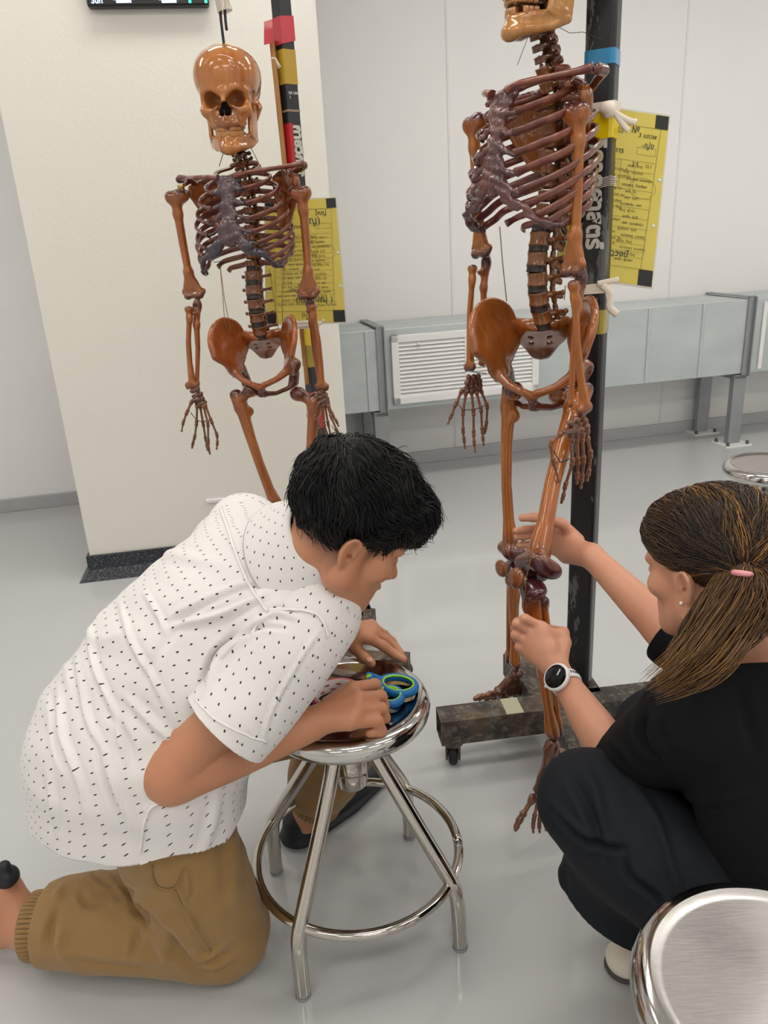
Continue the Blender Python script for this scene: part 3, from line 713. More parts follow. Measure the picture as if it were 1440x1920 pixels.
# ================================================================ bone materials (lacquered, stained)
def m_bone(name, a0, a1, dark, rough=.2, rbump=.25):
    """amber bone with darker maroon staining where the 'stain' attribute (dried cartilage at joint ends) is high"""
    a = N(name); at = a.n('ShaderNodeAttribute', attribute_name='stain'); no = a.noise(16, 5, .6); st = a.noise(38, 5, .65, (1, 1, .22))
    amber = a.mix(a.ramp(st, .3, .72), srgb(*a0), srgb(*a1))
    f = a.math('ADD', (at, 2), a.math('MULTIPLY_ADD', (no, 0), .7, -.35)); f = a.ramp(f, .28, .72)
    a.col(a.mix(f, amber, srgb(*dark))); a.set(Roughness=rough, Coat_Weight=.55, Coat_Roughness=.07, Specular_IOR_Level=.5)
    return a.bump(a.noise(90, 4, .65), rbump, .003).m
MBN = dict(
  left=dict(long=m_bone('amber_bone', (168, 94, 34), (126, 64, 22), (92, 46, 32)), rib=m_bone('brown_rib', (132, 70, 50), (92, 46, 38), (80, 46, 48)),
            st=m_bone('dried_cartilage', (84, 56, 58), (54, 38, 46), (48, 38, 48), .24, .9), skull=m_bone('tan_skull_bone', (190, 124, 62), (160, 92, 42), (130, 74, 36), .14, .06),
            small=m_bone('brown_small_bone', (134, 78, 38), (96, 54, 28), (66, 42, 30)), pelvis=m_bone('russet_pelvis_bone', (166, 90, 38), (130, 62, 24), (90, 46, 28)), vert=m_bone('brown_vertebra_bone', (128, 72, 34), (92, 50, 26), (62, 38, 26))),
  right=dict(long=m_bone('amber_long_bone', (178, 104, 30), (138, 68, 20), (74, 32, 36)), rib=m_bone('maroon_rib', (142, 78, 58), (104, 50, 44), (84, 46, 46)),
            st=m_bone('maroon_cartilage', (118, 72, 66), (88, 52, 50), (78, 48, 50), .2, .6), skull=m_bone('tan_jaw_bone', (194, 140, 78), (162, 104, 50), (120, 74, 40), .16, .06),
            small=m_bone('brown_hand_bone', (142, 84, 40), (100, 56, 30), (72, 40, 34)), pelvis=m_bone('golden_pelvis_bone', (164, 94, 36), (128, 66, 26), (92, 44, 30)), vert=m_bone('golden_vertebra_bone', (146, 90, 42), (100, 56, 28), (66, 38, 28))))
M['disc'] = plain('dark_disc', (44, 36, 32), .3); M['tooth'] = m_bone('tooth_enamel', (188, 132, 70), (164, 106, 52), (120, 74, 40), .2, .05)
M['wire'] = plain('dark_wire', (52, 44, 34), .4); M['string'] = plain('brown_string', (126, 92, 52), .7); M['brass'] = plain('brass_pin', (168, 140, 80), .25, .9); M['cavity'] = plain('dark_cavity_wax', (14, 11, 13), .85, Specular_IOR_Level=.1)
def stained(me, fun):
    attr(me, 'stain', np.clip(fun(verts(me)), 0, 1)); return me
def ends(L, lo=.05, hi=.05, base=0.0):
    return lambda v: np.maximum(base, np.maximum(1-(v[:, 2]+.01)/lo*.8, 1-(L+.01-v[:, 2])/hi*.8))
B = {}
def bone_defs():
    s = Sculpt(); s.ell((-.017, -.002, .012), (.021, .021, .021), k=.004).ell((.010, .003, .013), (.015, .016, .018), k=.01).cap((-.002, 0, .018), (0, 0, .06), .016, .0112, .012)
    s.chain([(0, 0, .06), (.001, 0, .14), (0, .001, .22)], [.0112, .0108, .0098], .012).cap((0, .001, .22), (-.020, 0, .274), .0095, .008, .012).cap((0, .001, .22), (.016, 0, .274), .0095, .0085, .012)
    s.ell((-.002, 0, .262), (.021, .0065, .026), k=.008).cap((-.021, .003, .288), (-.004, .003, .287), .0115, .009, .004).ell((.011, .005, .287), (.0115, .0115, .0115), k=.004).ell((-.029, -.003, .277), (.009, .007, .009), k=.008).ell((.023, 0, .276), (.006, .006, .010), k=.006)
    s.ell((-.004, -.011, .272), (.009, .007, .008), mode='-', k=.004); B['humerus'] = stained(s.mesh('humerus', .0028), ends(.30, .035, .05))
    s = Sculpt(); s.ell((0, -.006, .0), (.0105, .0105, .02), k=.004).ell((0, .008, .024), (.009, .010, .008), k=.006).cap((0, -.005, .005), (0, 0, .06), .0105, .0075, .008).ell((0, .015, .006), (.02, .0125, .0135), mode='-', k=.003)
    s.chain([(0, 0, .06), (-.003, 0, .13), (0, .001, .235)], [.0078, .0064, .0054], .01).ell((0, .001, .238), (.0078, .0075, .008), k=.005).cap((-.002, -.004, .24), (-.003, -.005, .248), .0035, .002, .003); B['ulna'] = stained(s.mesh('ulna', .0024), ends(.25, .05, .025))
    s = Sculpt(); s.cap((0, 0, .002), (0, 0, .006), .0105, .0105, .003, ((0, 0, 1), .6)).cap((0, 0, .006), (0, 0, .026), .0085, .0064, .006).ell((-.004, .003, .034), (.006, .006, .009), k=.006)
    s.chain([(0, 0, .026), (.005, .001, .10), (.004, .001, .16), (0, .001, .215)], [.0066, .0068, .0072, .0095], .01).cap((-.008, .001, .226), (.008, .001, .228), .0105, .0110, .008, ((0, 1, 0), .75)).cap((.013, .001, .226), (.014, .001, .238), .006, .003, .005); B['radius'] = stained(s.mesh('radius', .0024), ends(.24, .02, .035))
    s = Sculpt(); s.ell((-.044, .004, .0), (.0225, .0225, .0225), k=.003).cap((-.036, .003, .003), (-.004, 0, .022), .0125, .0165, .008).cap((.006, -.004, .002), (.003, -.001, .045), .0165, .0165, .01).ell((-.015, -.012, .064), (.0095, .0095, .014), k=.01)
    s.chain([(0, 0, .045), (0, .006, .14), (-.001, .008, .23), (-.002, .004, .32), (-.006, .002, .375)], [.0165, .0135, .0125, .0135, .019], .012)
    for sx, r in ((-.022, .0205), (.014, .0195)): s.ell((sx, -.007, .408), (r*.82, r*1.25, r*1.02), k=.012)
    s.cap((-.021, .012, .398), (.012, .012, .398), .0165, .0165, .012).ell((-.005, -.024, .422), (.0085, .018, .016), mode='-', k=.006); B['femur'] = stained(s.mesh('femur', .0032), ends(.43, .03, .10))
    s = Sculpt(); s.cap((-.020, 0, .008), (.020, 0, .008), .0205, .0205, .008, ((0, 0, 1), .62)).chain([(0, 0, .012), (0, .003, .05), (0, .004, .13), (0, .002, .27), (-.003, 0, .325)], [.026, .0185, .0128, .0104, .0165], .014).ell((.001, .021, .042), (.008, .007, .014), k=.01)
    s.cap((0, .012, .08), (0, .009, .2), .006, .004, .008).cap((-.015, 0, .332), (-.016, 0, .352), .0085, .005, .006).ell((0, 0, .335), (.018, .014, .010), k=.006); B['tibia'] = stained(s.mesh('tibia', .003), ends(.35, .075, .05))
    s = Sculpt(); s.ell((0, 0, .008), (.0105, .0105, .013), k=.004).chain([(0, 0, .02), (.002, 0, .15), (0, 0, .30)], [.0068, .0056, .0062], .008).cap((0, 0, .30), (.002, 0, .335), .0085, .007, .008); B['fibula'] = stained(s.mesh('fibula', .0025), ends(.34, .05, .06))
    s = Sculpt(); s.ell((0, 0, 0), (.021, .0095, .022), k=0).ell((0, -.012, 0), (.016, .007, .014), mode='-', k=.004); B['patella'] = stained(s.mesh('patella', .0026), lambda v: np.full(len(v), .55))
    # vertebrae: x left, y front, z up
    def vert(a, b, hb, tr, sp, drop, up):
        s = Sculpt()
        def cyl(X, Y, Z):
            k = 1-.13*(1-np.clip(Z/hb, -1, 1)**2); q = np.sqrt((X/(a*k))**2+((Y)/(b*k))**2); return np.maximum((q-1)*min(a, b), np.abs(Z)-hb)
        s._a(cyl, (-a, -b, -hb), (a, b, hb), .002, '+')
        for sx in (-1, 1):
            s.cap((sx*a*.6, -b*.8, .001), (sx*a*.45, -b-.013, 0), .0045, .0045, .004).cap((sx*a*.45, -b-.013, 0), (0, -b-.021, -.002), .004, .004, .004)
            s.cap((sx*a*.55, -b-.010, .001), (sx*tr, -b-.012-up*.3, up), .0048, .0036, .004).ell((sx*tr, -b-.012-up*.3, up), (.0045, .0045, .0055), k=.003)
            s.cap((sx*a*.5, -b-.013, hb*1.1), (sx*a*.5, -b-.014, -hb*1.1), .0055, .0055, .004)
        s.cap((0, -b-.02, 0), (0, -b-.02-sp, -drop), .0042, .0038, .004).cap((0, -b-.02, -.006), (0, -b-.02-sp, -drop-.006), .0042, .0042, .004); return s
    B['lumbar'] = stained(vert(.0225, .0165, .0125, .040, .024, .008, .004).mesh('lumbar', .0023), lambda v: .3+25*(np.abs(v[:, 2])-.008))
    B['thoracic'] = stained(vert(.0150, .0135, .0090, .029, .026, .026, .008).mesh('thoracic', .0022), lambda v: .35+25*(np.abs(v[:, 2])-.006))
    B['cervical'] = stained(vert(.0115, .0085, .0055, .022, .018, .008, .001).mesh('cervical', .0019), lambda v: .5+0*v[:, 2])
    m = MB(); m.lathe((0, 0, 0), [(0, -.006), (.0205, -.006), (.0195, 0), (.0205, .006), (0, .006)], 24); me = bpy.data.meshes.new('disc'); me.from_pydata(m.v, [], m.f); B['disc'] = me
    # hip bone, subject's left (x>0 lateral), origin at the lumbosacral joint
    s = Sculpt()
    net = [[(.048, -.040, -.022), (.066, -.046, .018), (.096, -.028, .044), (.120, .010, .044), (.128, .046, .022), (.120, .072, -.010)],
           [(.048, -.036, -.036), (.060, -.036, -.004), (.084, -.020, .016), (.104, .012, .016), (.112, .044, .000), (.112, .066, -.024)],
           [(.048, -.030, -.046), (.056, -.026, -.026), (.072, -.010, -.012), (.086, .016, -.012), (.094, .040, -.024), (.100, .058, -.042)],
           [(.052, -.026, -.054), (.058, -.016, -.044), (.068, .000, -.040), (.078, .020, -.042), (.086, .038, -.050), (.092, .050, -.058)],
           [(.062, -.012, -.066), (.068, -.004, -.062), (.074, .008, -.062), (.080, .022, -.062), (.084, .034, -.064), (.088, .044, -.068)]]
    rad = [[.0075, .008, .0075, .0075, .008, .008], [.007, .0045, .0035, .0035, .004, .007], [.0075, .005, .0032, .0032, .004, .006], [.009, .008, .006, .006, .007, .008], [.011, .012, .012, .012, .012, .011]]
    s.patch(net, rad, 5, .003)
    s.ell((.084, .020, -.084), (.026, .027, .026), k=.012).ell((.106, .026, -.092), (.023, .023, .023), mode='-', k=.003)
    s.chain([(.066, .0, -.10), (.066, -.012, -.125), (.060, -.004, -.150)], [.014, .015, .015], .01).cap((.054, -.028, -.078), (.066, -.008, -.085), .004, .009, .006)
    s.chain([(.080, .046, -.078), (.055, .074, -.088), (.024, .094, -.094), (.012, .096, -.100)], [.012, .0085, .008, .010], .008).chain([(.010, .096, -.100), (.009, .088, -.128)], [.0095, .0085], .006)
    s.chain([(.010, .088, -.128), (.030, .060, -.146), (.052, .020, -.156), (.060, .0, -.152)], [.0085, .0065, .007, .011], .008).cap((.024, .098, -.088), (.020, .100, -.090), .006, .005, .006)
    B['hip_bone'] = stained(s.mesh('hip_bone', .003), lambda v: .12+.55*(v[:, 2] < -.1)*1.0+.9*np.exp(-((v[:, 0]-.106)**2+(v[:, 1]-.026)**2+(v[:, 2]+.092)**2)/.0007))
    s = Sculpt(); s.patch([[(-.05, -.038, -.012), (-.026, -.016, -.004), (0, -.010, -.004), (.026, -.016, -.004), (.05, -.038, -.012)], [(-.046, -.046, -.042), (-.022, -.034, -.034), (0, -.030, -.034), (.022, -.034, -.034), (.046, -.046, -.042)],
        [(-.030, -.060, -.072), (-.015, -.052, -.066), (0, -.050, -.066), (.015, -.052, -.066), (.030, -.060, -.072)], [(-.014, -.062, -.100), (-.007, -.058, -.098), (0, -.057, -.098), (.007, -.058, -.098), (.014, -.062, -.100)]], [[.012, .012, .013, .012, .012], [.010, .009, .010, .009, .010], [.007, .006, .007, .006, .007], [.005, .005, .006, .005, .005]], 5, .004)
    s.ell((0, -.010, -.004), (.026, .018, .008), k=.006)
    for z, y in ((-.032, -.02), (-.056, -.034)):
        for sx in (-1, 1): s.cap((sx*.018, y, z), (sx*.018, y-.03, z), .0045, .004, mode='-', k=.003)
    B['sacrum'] = stained(s.mesh('sacrum', .003), lambda v: .25-4*(v[:, 2]+.03))
    # scapula, left side, origin at the shoulder joint
    s = Sculpt(); s.patch([[(-.012, -.006, -.010), (-.030, -.018, .016), (-.062, -.042, .024), (-.090, -.056, .012)], [(-.018, -.014, -.034), (-.038, -.030, -.024), (-.064, -.048, -.016), (-.092, -.060, -.020)], [(-.032, -.024, -.066), (-.052, -.038, -.060), (-.072, -.050, -.056), (-.090, -.058, -.058)], [(-.056, -.036, -.104), (-.064, -.040, -.108), (-.074, -.046, -.110), (-.082, -.050, -.104)]],
        [[.010, .006, .004, .004], [.008, .003, .0025, .004], [.006, .0025, .0025, .004], [.006, .005, .005, .0055]], 5, .003)
    s.ell((-.010, -.004, -.006), (.009, .013, .018), k=.006).chain([(-.086, -.062, -.004), (-.05, -.052, .008), (-.02, -.040, .020), (.012, -.024, .028), (.020, .0, .028)], [.004, .006, .007, .008, .008], .005, ((0, 0, 1), 1.2)).chain([(-.022, -.004, .014), (-.024, .016, .022), (-.014, .034, .012)], [.008, .007, .006], .006)
    B['scapula'] = stained(s.mesh('scapula', .0027), lambda v: .25+.5*(v[:, 2] > .01))
    # skull
    s = Sculpt(); s.ell((0, -.016, .052), (.074, .090, .064), k=0).ell((0, .0, .075), (.062, .07, .044), k=.03).ell((0, .038, .052), (.059, .053, .060), k=.035).ell((0, -.05, .015), (.055, .048, .04), k=.03).ell((0, .0, .0), (.052, .06, .022), k=.02)
    for sx in (-1, 1):
        s.chain([(sx*.008, .082, .022), (sx*.030, .078, .028), (sx*.047, .066, .020), (sx*.050, .062, .004), (sx*.046, .064, -.014)], [.0075, .0072, .007, .0062, .0085], .014)
        s.chain([(sx*.046, .068, -.016), (sx*.030, .078, -.018), (sx*.020, .082, -.006)], [.0095, .0075, .006], .008).chain([(sx*.048, .062, -.018), (sx*.062, .036, -.016), (sx*.0665, .012, -.010), (sx*.066, -.004, -.006)], [.0085, .0048, .0042, .006], .006)
        s.cap((sx*.058, -.022, -.008), (sx*.052, -.016, -.036), .0125, .006, .012).cap((sx*.038, .066, -.02), (sx*.027, .066, -.046), .0135, .0115, .012).cap((sx*.028, .062, -.046), (sx*.030, .030, -.044), .009, .008, .008)
    s.ell((0, .066, -.036), (.031, .028, .022), k=.014).chain([(0, .084, .018), (0, .089, .008), (0, .095, -.001)], [.0085, .0062, .0048], .007).cap((0, .09, -.034), (0, .092, -.046), .010, .012, .010)
    s.chain([(-.026, .062, -.046), (-.018, .084, -.046), (0, .092, -.046), (.018, .084, -.046), (.026, .062, -.046)], [.0085]*5, .006)
    for sx in (-1, 1):
        ax = rotm(unit((sx*.38, .9, .02)))
        s.ell((sx*.0300, .080, .0055), (.0178, .0175, .036), np.stack([ax[0], ax[1], ax[2]]), mode='-', k=.004).cap((sx*.0058, .098, -.0225), (sx*.0015, .100, -.004), .0082, .0048, mode='-', k=.0015).cap((sx*.0058, .088, -.0225), (sx*.0015, .090, -.004), .0082, .0048, mode='-', k=.0015).cap((sx*.0055, .10, -.021), (sx*.005, .062, -.016), .0078, .006, mode='-', k=.002)
        s.ell((sx*.059, .034, -.002), (.009, .026, .026), mode='-', k=.006)
    s.cap((0, .0985, -.026), (0, .0985, -.018), .0015, .001, .002)
    B['skull'] = stained(s.mesh('skull', .0024), lambda v: .15+.5*(v[:, 2] < -.01)*(v[:, 1] > .05)*(np.abs(v[:, 0]) < .03)+.5*np.exp(-((np.abs(v[:, 0])-.03)**2+(v[:, 1]-.058)**2+(v[:, 2]-.004)**2)/.0003))
    s = Sculpt()
    for sx in (-1, 1):
        s.chain([(0, .086, -.078), (sx*.016, .080, -.078), (sx*.030, .060, -.075), (sx*.042, .032, -.072), (sx*.048, .014, -.066)], [.008, .0075, .0068, .006, .0055], .01)
        s.chain([(0, .088, -.099), (sx*.016, .083, -.099), (sx*.030, .060, -.097), (sx*.043, .030, -.092), (sx*.050, .004, -.082)], [.0085, .0085, .0078, .0070, .0066], .020)
        s.patch([[(sx*.050, .0, -.082), (sx*.049, .022, -.078), (sx*.046, .044, -.070)], [(sx*.0525, -.002, -.040), (sx*.050, .014, -.042), (sx*.0455, .036, -.044)], [(sx*.054, .004, -.014), (sx*.052, .013, -.026), (sx*.049, .030, -.018)]], .0042, 4, .004)
        s.ell((sx*.053, .002, -.010), (.009, .005, .006), k=.004)
    s.ell((0, .093, -.100), (.016, .008, .010), k=.012); B['mandible'] = stained(s.mesh('mandible', .0024), lambda v: .25+12*(v[:, 2]+.075)*(np.abs(v[:, 0]) < .04))
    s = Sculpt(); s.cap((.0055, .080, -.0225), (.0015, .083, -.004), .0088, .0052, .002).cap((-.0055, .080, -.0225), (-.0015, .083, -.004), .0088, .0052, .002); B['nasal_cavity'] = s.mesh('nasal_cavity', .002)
    def teeth(z, up, skip):
        m = MB()
        for i in range(14):
            if i in skip: continue
            t = (i-6.5)/6.5; x = .0275*math.sin(t*1.35)/math.sin(1.35)*1.0; y = .094-.036*abs(t)**2.1
            tx = unit((math.cos(t*1.1), -math.sin(t*1.1)*1.0, 0)); w = .0042 if abs(t) < .6 else .0052
            m.box((x, y-.002, z), (w*.92, .0032 if abs(t) < .6 else .0046, .0062), (tx, np.cross((0, 0, 1), tx), (0, 0, 1)), .0016)
        me = bpy.data.meshes.new('teeth'); me.from_pydata(m.v, [], m.f); me.polygons.foreach_set('use_smooth', [True]*len(me.polygons)); return stained(me, lambda v: .3+0*v[:, 2])
    B['upper_teeth'] = teeth(-.0560, 1, (7,)); B['lower_teeth'] = teeth(-.0685, -1, ())
    B['upper_teeth_b'] = teeth(-.0560, 1, ()); B['lower_teeth_b'] = teeth(-.0685, -1, (9, 10))
bone_defs()
def mat_from(cols, o): Mx = np.eye(4); Mx[:3, 0], Mx[:3, 1], Mx[:3, 2] = cols; Mx[:3, 3] = o; return Matrix(Mx.tolist())
def longbone(name, key, par, a, b, lat, L, mat, w=1.0):
    """place a canonical long bone so that it runs a -> b, lat = the bone's outer side"""
    a = np.array(a); b = np.array(b); z = b-a; s = np.linalg.norm(z)/L; z = unit(z); x = unit(np.array(lat)-z*np.dot(lat, z))
    front = np.array(par['front']); y = np.cross(z, x); y = y if np.dot(y, front) > 0 else -y
    return link(name, B[key] if B[key].users == 0 or True else None, None, par, mat_from((x*w, y*w, z*s), a)), s
def setmat(o, mat):                      # object-level material so that shared meshes keep their own colours
    if not o.data.materials: o.data.materials.append(mat)
    o.material_slots[0].link = 'OBJECT'; o.material_slots[0].material = mat; return o
def phalanges(s, pts, r0, r1, first=1.0):
    n = len(pts)-1
    for i in range(n):
        a, b = np.array(pts[i]), np.array(pts[i+1]); d = unit(b-a); L = np.linalg.norm(b-a); g = min(.0016, L*.06); a = a+d*g; b = b-d*g
        ra = r0+(r1-r0)*i/n; rb = r0+(r1-r0)*(i+1)/n
        if i == n-1 and n > 2: rb *= .75
        s.cap(a, b, ra*.62, rb*.6, .002).ell(a+d*ra*.6, (ra, ra, ra*.95), k=.0025).ell(b-d*rb*.6, (rb*1.02, rb*1.02, rb), k=.0025)
def world_mesh(par, name, s, h, mat, stain=.3):
    me = s.mesh(name, h); stained(me, lambda v: np.full(len(v), stain)); o = put(name, me, mat, par); return o
def lump_cloud(s, c, R, ext, r, n, seed):
    rr = np.random.default_rng(seed)
    for i in range(n):
        p = np.array(c)+(R.T @ (rr.uniform(-1, 1, 3)*np.array(ext))); e = r*rr.uniform(.75, 1.25, 3); s.ell(p, e, rotm(rr.normal(size=3)), k=.0015)
def bony_hand(sk, mat, wrist, carpal, fingers, r=.0052, seed=1, wires=()):
    hd = empty('hand', carpal); hd.parent = sk; hd.location = Vector(np.array(carpal).tolist())-wloc(sk)
    s = Sculpt(); z = unit(np.mean([f[0] for f in fingers[1:]], 0)-np.array(wrist)); x = np.array(fingers[-1][0])-np.array(fingers[1][0]); R = rotm(z, x)
    base = np.mean([q[0] for q in fingers[1:]], 0); hw = np.linalg.norm(x)*.5+.003
    for t, nn in ((.05, 3), (.38, 4), (.68, 4), (.95, 4)):
        for i in range(nn): s.ell(lerp(wrist, base, t)+R[0]*hw*(2*(i+.5)/nn-1)*(.85 if t < .2 else 1)+R[1]*RNG.uniform(-.002, .002), np.array((.0064, .0066, .0068))*RNG.uniform(.9, 1.2, 3)*r/.0054, rotm(z+.4*RNG.normal(size=3)), k=.0012)
    s.cap(lerp(wrist, base, .6), fingers[0][0], .0055*r/.0054, .0055*r/.0054, .002)
    world_mesh(hd, 'carpals', s, .0016, mat, .5)
    for i, f in enumerate(fingers):
        s = Sculpt(); phalanges(s, f, r*(1.1 if i == 0 else 1), r*.72); world_mesh(hd, 'finger', s, .0015, mat, .28)
    for w in wires: m = MB(); m.tube(w, .0011, 6); m.build('wire', M['wire'], hd)
    return hd
def bony_foot(sk, mat, ankle, heel, toes, side, r=.0068, up=(0, 0, 1)):
    """toes: list of five tip points, big toe first"""
    ft = empty('foot', ankle); ft.parent = sk; ft.location = Vector(np.array(ankle).tolist())-wloc(sk)
    ankle = np.array(ankle); heel = np.array(heel); fw = unit(np.mean(toes, 0)-heel); L = np.linalg.norm(np.mean(toes, 0)-heel); upv = unit(np.array(up)-fw*np.dot(up, fw)); sd = unit(np.array(toes[0])-np.array(toes[4]))
    an_f = float(np.dot(ankle-heel, fw)); s = Sculpt(); s.cap(heel+fw*.014, heel+fw*.060+upv*.008, .0185, .0150, .006).ell(heel-upv*.002+fw*.006, (.019, .018, .021), rotm(upv, fw), k=.006)
    s.cap(lerp(ankle, heel+fw*.05, .15), heel+fw*.055+upv*.012, .0165, .0150, .006).ell(ankle-upv*.006, (.019, .019, .014), rotm(upv, fw), k=.004).cap(lerp(ankle, heel+fw*.05, .3)+fw*.012, heel+fw*.078+upv*.016+sd*.010, .0135, .0125, .005)
    s.ell(heel+fw*.080-sd*.016+upv*.006, (.016, .013, .012), rotm(upv, fw), k=.002).ell(heel+fw*.084+sd*.010+upv*.014, (.010, .018, .014), rotm(upv, fw), k=.0015)
    for q in (-.006, .008, .021): s.ell(heel+fw*.099+sd*q+upv*.011, (.0095, .0085, .0115), rotm(upv, fw), k=.0012)
    s.disp(lambda X, Y, Z: .0012*wob(X, Y, Z, 190, 14))
    world_mesh(ft, 'tarsals', s, .0024, mat, .55)
    for i, t in enumerate(toes):
        t = np.array(t); base = heel+fw*(.098 if i < 4 else .09)+sd*(.024-.011*i)+upv*.008; b = lerp(base, t, .58)+upv*.004; c = lerp(base, t, .80)+upv*.004; k = 1.35 if i == 0 else .9
        s = Sculpt(); phalanges(s, [base, b, c, t], r*k, r*k*.7); world_mesh(ft, 'toe', s, .0019, mat, .35)
    return ft

def torso(sk, key, O, yaw, s, pelvis_yaw, mats, sk_c, sk_yaw, sk_pitch, sk_roll, sk_scale, hip_extra=0.0, seed=0, skull_b=False, pel_s=1.0, lean=0.0, lean_f=0.0, sh=1.0, ptilt=0.3, wide=1.0, sk_wide=1.0):
    rr = np.random.default_rng(seed)
    def frame(y, ln=0.0):
        f = V3(-math.sin(y), -math.cos(y), 0); l = np.cross((0, 0, 1), f); u = unit(V3(0, 0, 1)+ln*l+lean_f*f*(ln is not None)); return np.stack([np.cross(f, u)*1.0, f, u])
    Fm = frame(yaw, lean); l, f, u = np.cross(Fm[2], Fm[1])*-1, Fm[1], Fm[2]
    l = -np.cross(Fm[1], Fm[2])*-1
    if np.dot(l, np.cross((0, 0, 1), f)) < 0: l = -l
    T = lambda x, y, z: np.array(O)+s*(x*l+y*f+z*u)
    sk['front'] = f.tolist()
    spy = lambda z: np.interp(z, [0, .06, .12, .18, .25, .33, .41, .45, .50, .57], [0, .012, .012, 0, -.018, -.034, -.026, -.012, .002, -.004])
    def vz(i):   # i: 0..23 from the atlas down
        if i < 7: return .45+.12-(i+.5)*.0172
        if i < 19: return .45-(i-7+.5)*.0225
        return .18-(i-19+.5)*.036
    for i in range(24):
        kind = 'cervical' if i < 7 else 'thoracic' if i < 19 else 'lumbar'; z = vz(i); dz = .01
        tg = unit(V3(0, spy(z+dz)-spy(z-dz), 2*dz)); fr = V3(0, tg[2], -tg[1]); g = lambda q: l*q[0]+f*q[1]+u*q[2]
        k = s*(1.0 if i >= 19 else (.88+.2*(i-7)/11) if i >= 7 else (.92+.14*i/6)); hz = s*(1.0 if i >= 19 else 1.0 if i >= 7 else 1.05)
        o = link('vertebra', B[kind], None, sk, mat_from((l*k, g(fr)*k, g(tg)*hz), T(0, spy(z)-.008, z))); setmat(o, mats['vert'])
        if i >= 18:
            kk = k*(.98 if i >= 19 else .78); zz = z-(.018 if i >= 19 else .0115)
            d = link('disc', B['disc'], None, o, None); d.matrix_basis = Matrix.Translation((0, .001, -.018 if i >= 19 else -.0125)) @ Matrix.Diagonal((.96 if i >= 19 else .66, .72 if i >= 19 else .68, 1, 1)); setmat(d, M['disc'])
    W = [.058, .088, .107, .119, .126, .130, .132, .132, .128, .121, .110, .086]; drop = [.030, .045, .058, .070, .078, .086, .082, .080, .068, .052, .022, .012]
    xf = [.030, .040, .046, .052, .060, .070, .082, .094, .104, .110, .096, .080]; yf = [.050, .072, .084, .092, .097, .098, .094, .082, .064, .042, -.006, -.035]
    fe = []
    for sx in (1, -1):
        for i in range(12):
            z = vz(7+i); y0 = spy(z); w = W[i]*.97*wide*rr.uniform(.985, 1.015); dp = drop[i]*rr.uniform(.95, 1.05); yb = y0-.030-(.012 if 3 <= i <= 9 else 0)
            if i >= 10: pts = [(.016, y0-.022, z+.004), (.04, yb-.006, z), (w*.8, yb+.004, z-dp*.4), (xf[i], yf[i], z-dp)]
            else: pts = [(.016, y0-.022, z+.004), (.034, yb-.002, z+.002), (w*.68, yb+.002, z-dp*.10), (w*.97, lerp(yb, yf[i], .36), z-dp*.36), (w*.95, lerp(yb, yf[i], .66), z-dp*.66), (lerp(w, xf[i], .55), lerp(yb, yf[i], .9), z-dp*.88), (xf[i], yf[i], z-dp)]
            P_ = [T(sx*p[0], p[1], p[2]) for p in pts]; pth = smooth_path(P_, 6); n = len(pth)
            rad = [s*(.0072 if i else .0066)*(1.0+.25*max(0, 1-j/3)+.3*max(0, (j-n+4)/3)-.28*(i > 9)*max(0, (j-n*.5)/n*2)) for j in range(n)]
            m = MB(); m.tube(pth, rad, 10, flat=(pth[3]-T(0, .02, z), .52)); o = m.build('rib', None, sk)
            v = verts(o.data)+np.array(o.matrix_world.translation) if False else None
            tpos = np.repeat(np.linspace(0, 1, n), 10); attr(o.data, 'stain', np.clip(.30+.45*(tpos-.55)+.1*rr.normal(), 0, 1)[:len(o.data.vertices)]); setmat(o, mats['rib']); fe.append((sx, i, pts[-1]))
    # breastbone with the dried cartilages that run to the ribs
    S = Sculpt(); up = u
    S.patch([[T(-.026, .066, .398), T(-.010, .070, .402), T(.010, .070, .402), T(.026, .066, .398)], [T(-.020, .076, .376), T(-.008, .079, .376), T(.008, .079, .376), T(.020, .076, .376)], [T(-.012, .083, .352), T(-.005, .085, .352), T(.005, .085, .352), T(.012, .083, .352)], [T(-.015, .093, .300), T(-.005, .096, .300), T(.005, .096, .300), T(.015, .093, .300)], [T(-.017, .099, .268), T(-.006, .101, .268), T(.006, .101, .268), T(.017, .099, .268)], [T(-.008, .100, .245), T(-.003, .101, .243), T(.003, .101, .243), T(.008, .100, .245)]], s*.0048, 5, .004)
    zs = [.394, .374, .349, .324, .300, .282, .270]; xs = [.022, .018, .012, .013, .015, .016, .015]; ys = [.068, .077, .085, .091, .096, .098, .100]
    for sx, i, p in fe:
        e = T(sx*p[0], p[1], p[2])
        if i < 7: a = T(sx*xs[i], ys[i], zs[i]); mid = T(sx*(p[0]*.55+xs[i]*.45), max(p[1], ys[i])+.004, min(p[2], zs[i])*.4+(p[2]+zs[i])*.3-(.004 if i > 3 else 0)); S.chain(smooth_path([a, mid, e], 4), [s*.0052]*9, .006)
    for sx in (1, -1):
        q = [p for sg, i, p in fe if sg == sx]; Q = lambda p, dy=.003, dz=0: T(sx*p[0], p[1]+dy, p[2]+dz)
        S.chain(smooth_path([Q(q[9], .0), Q(q[8], .004, -.006), Q(q[7], .004, -.004), Q(q[6], .006, -.006), T(sx*.052, .101, .222), T(sx*.030, .103, .238), T(sx*.010, .102, .262)], 4), [s*(.0066 if key == 'left' else .0060)]*25, .008)
        if key == 'left': S.chain(smooth_path([T(sx*.046, .1, .232), T(sx*.03, .1, .255), T(sx*.012, .1, .285)], 3), [s*.0075]*7, .012)
    S.disp(lambda X, Y, Z: .0022*wob(X, Y, Z, 260, seed+1)+.0012*wob(X, Y, Z, 600, seed+2))
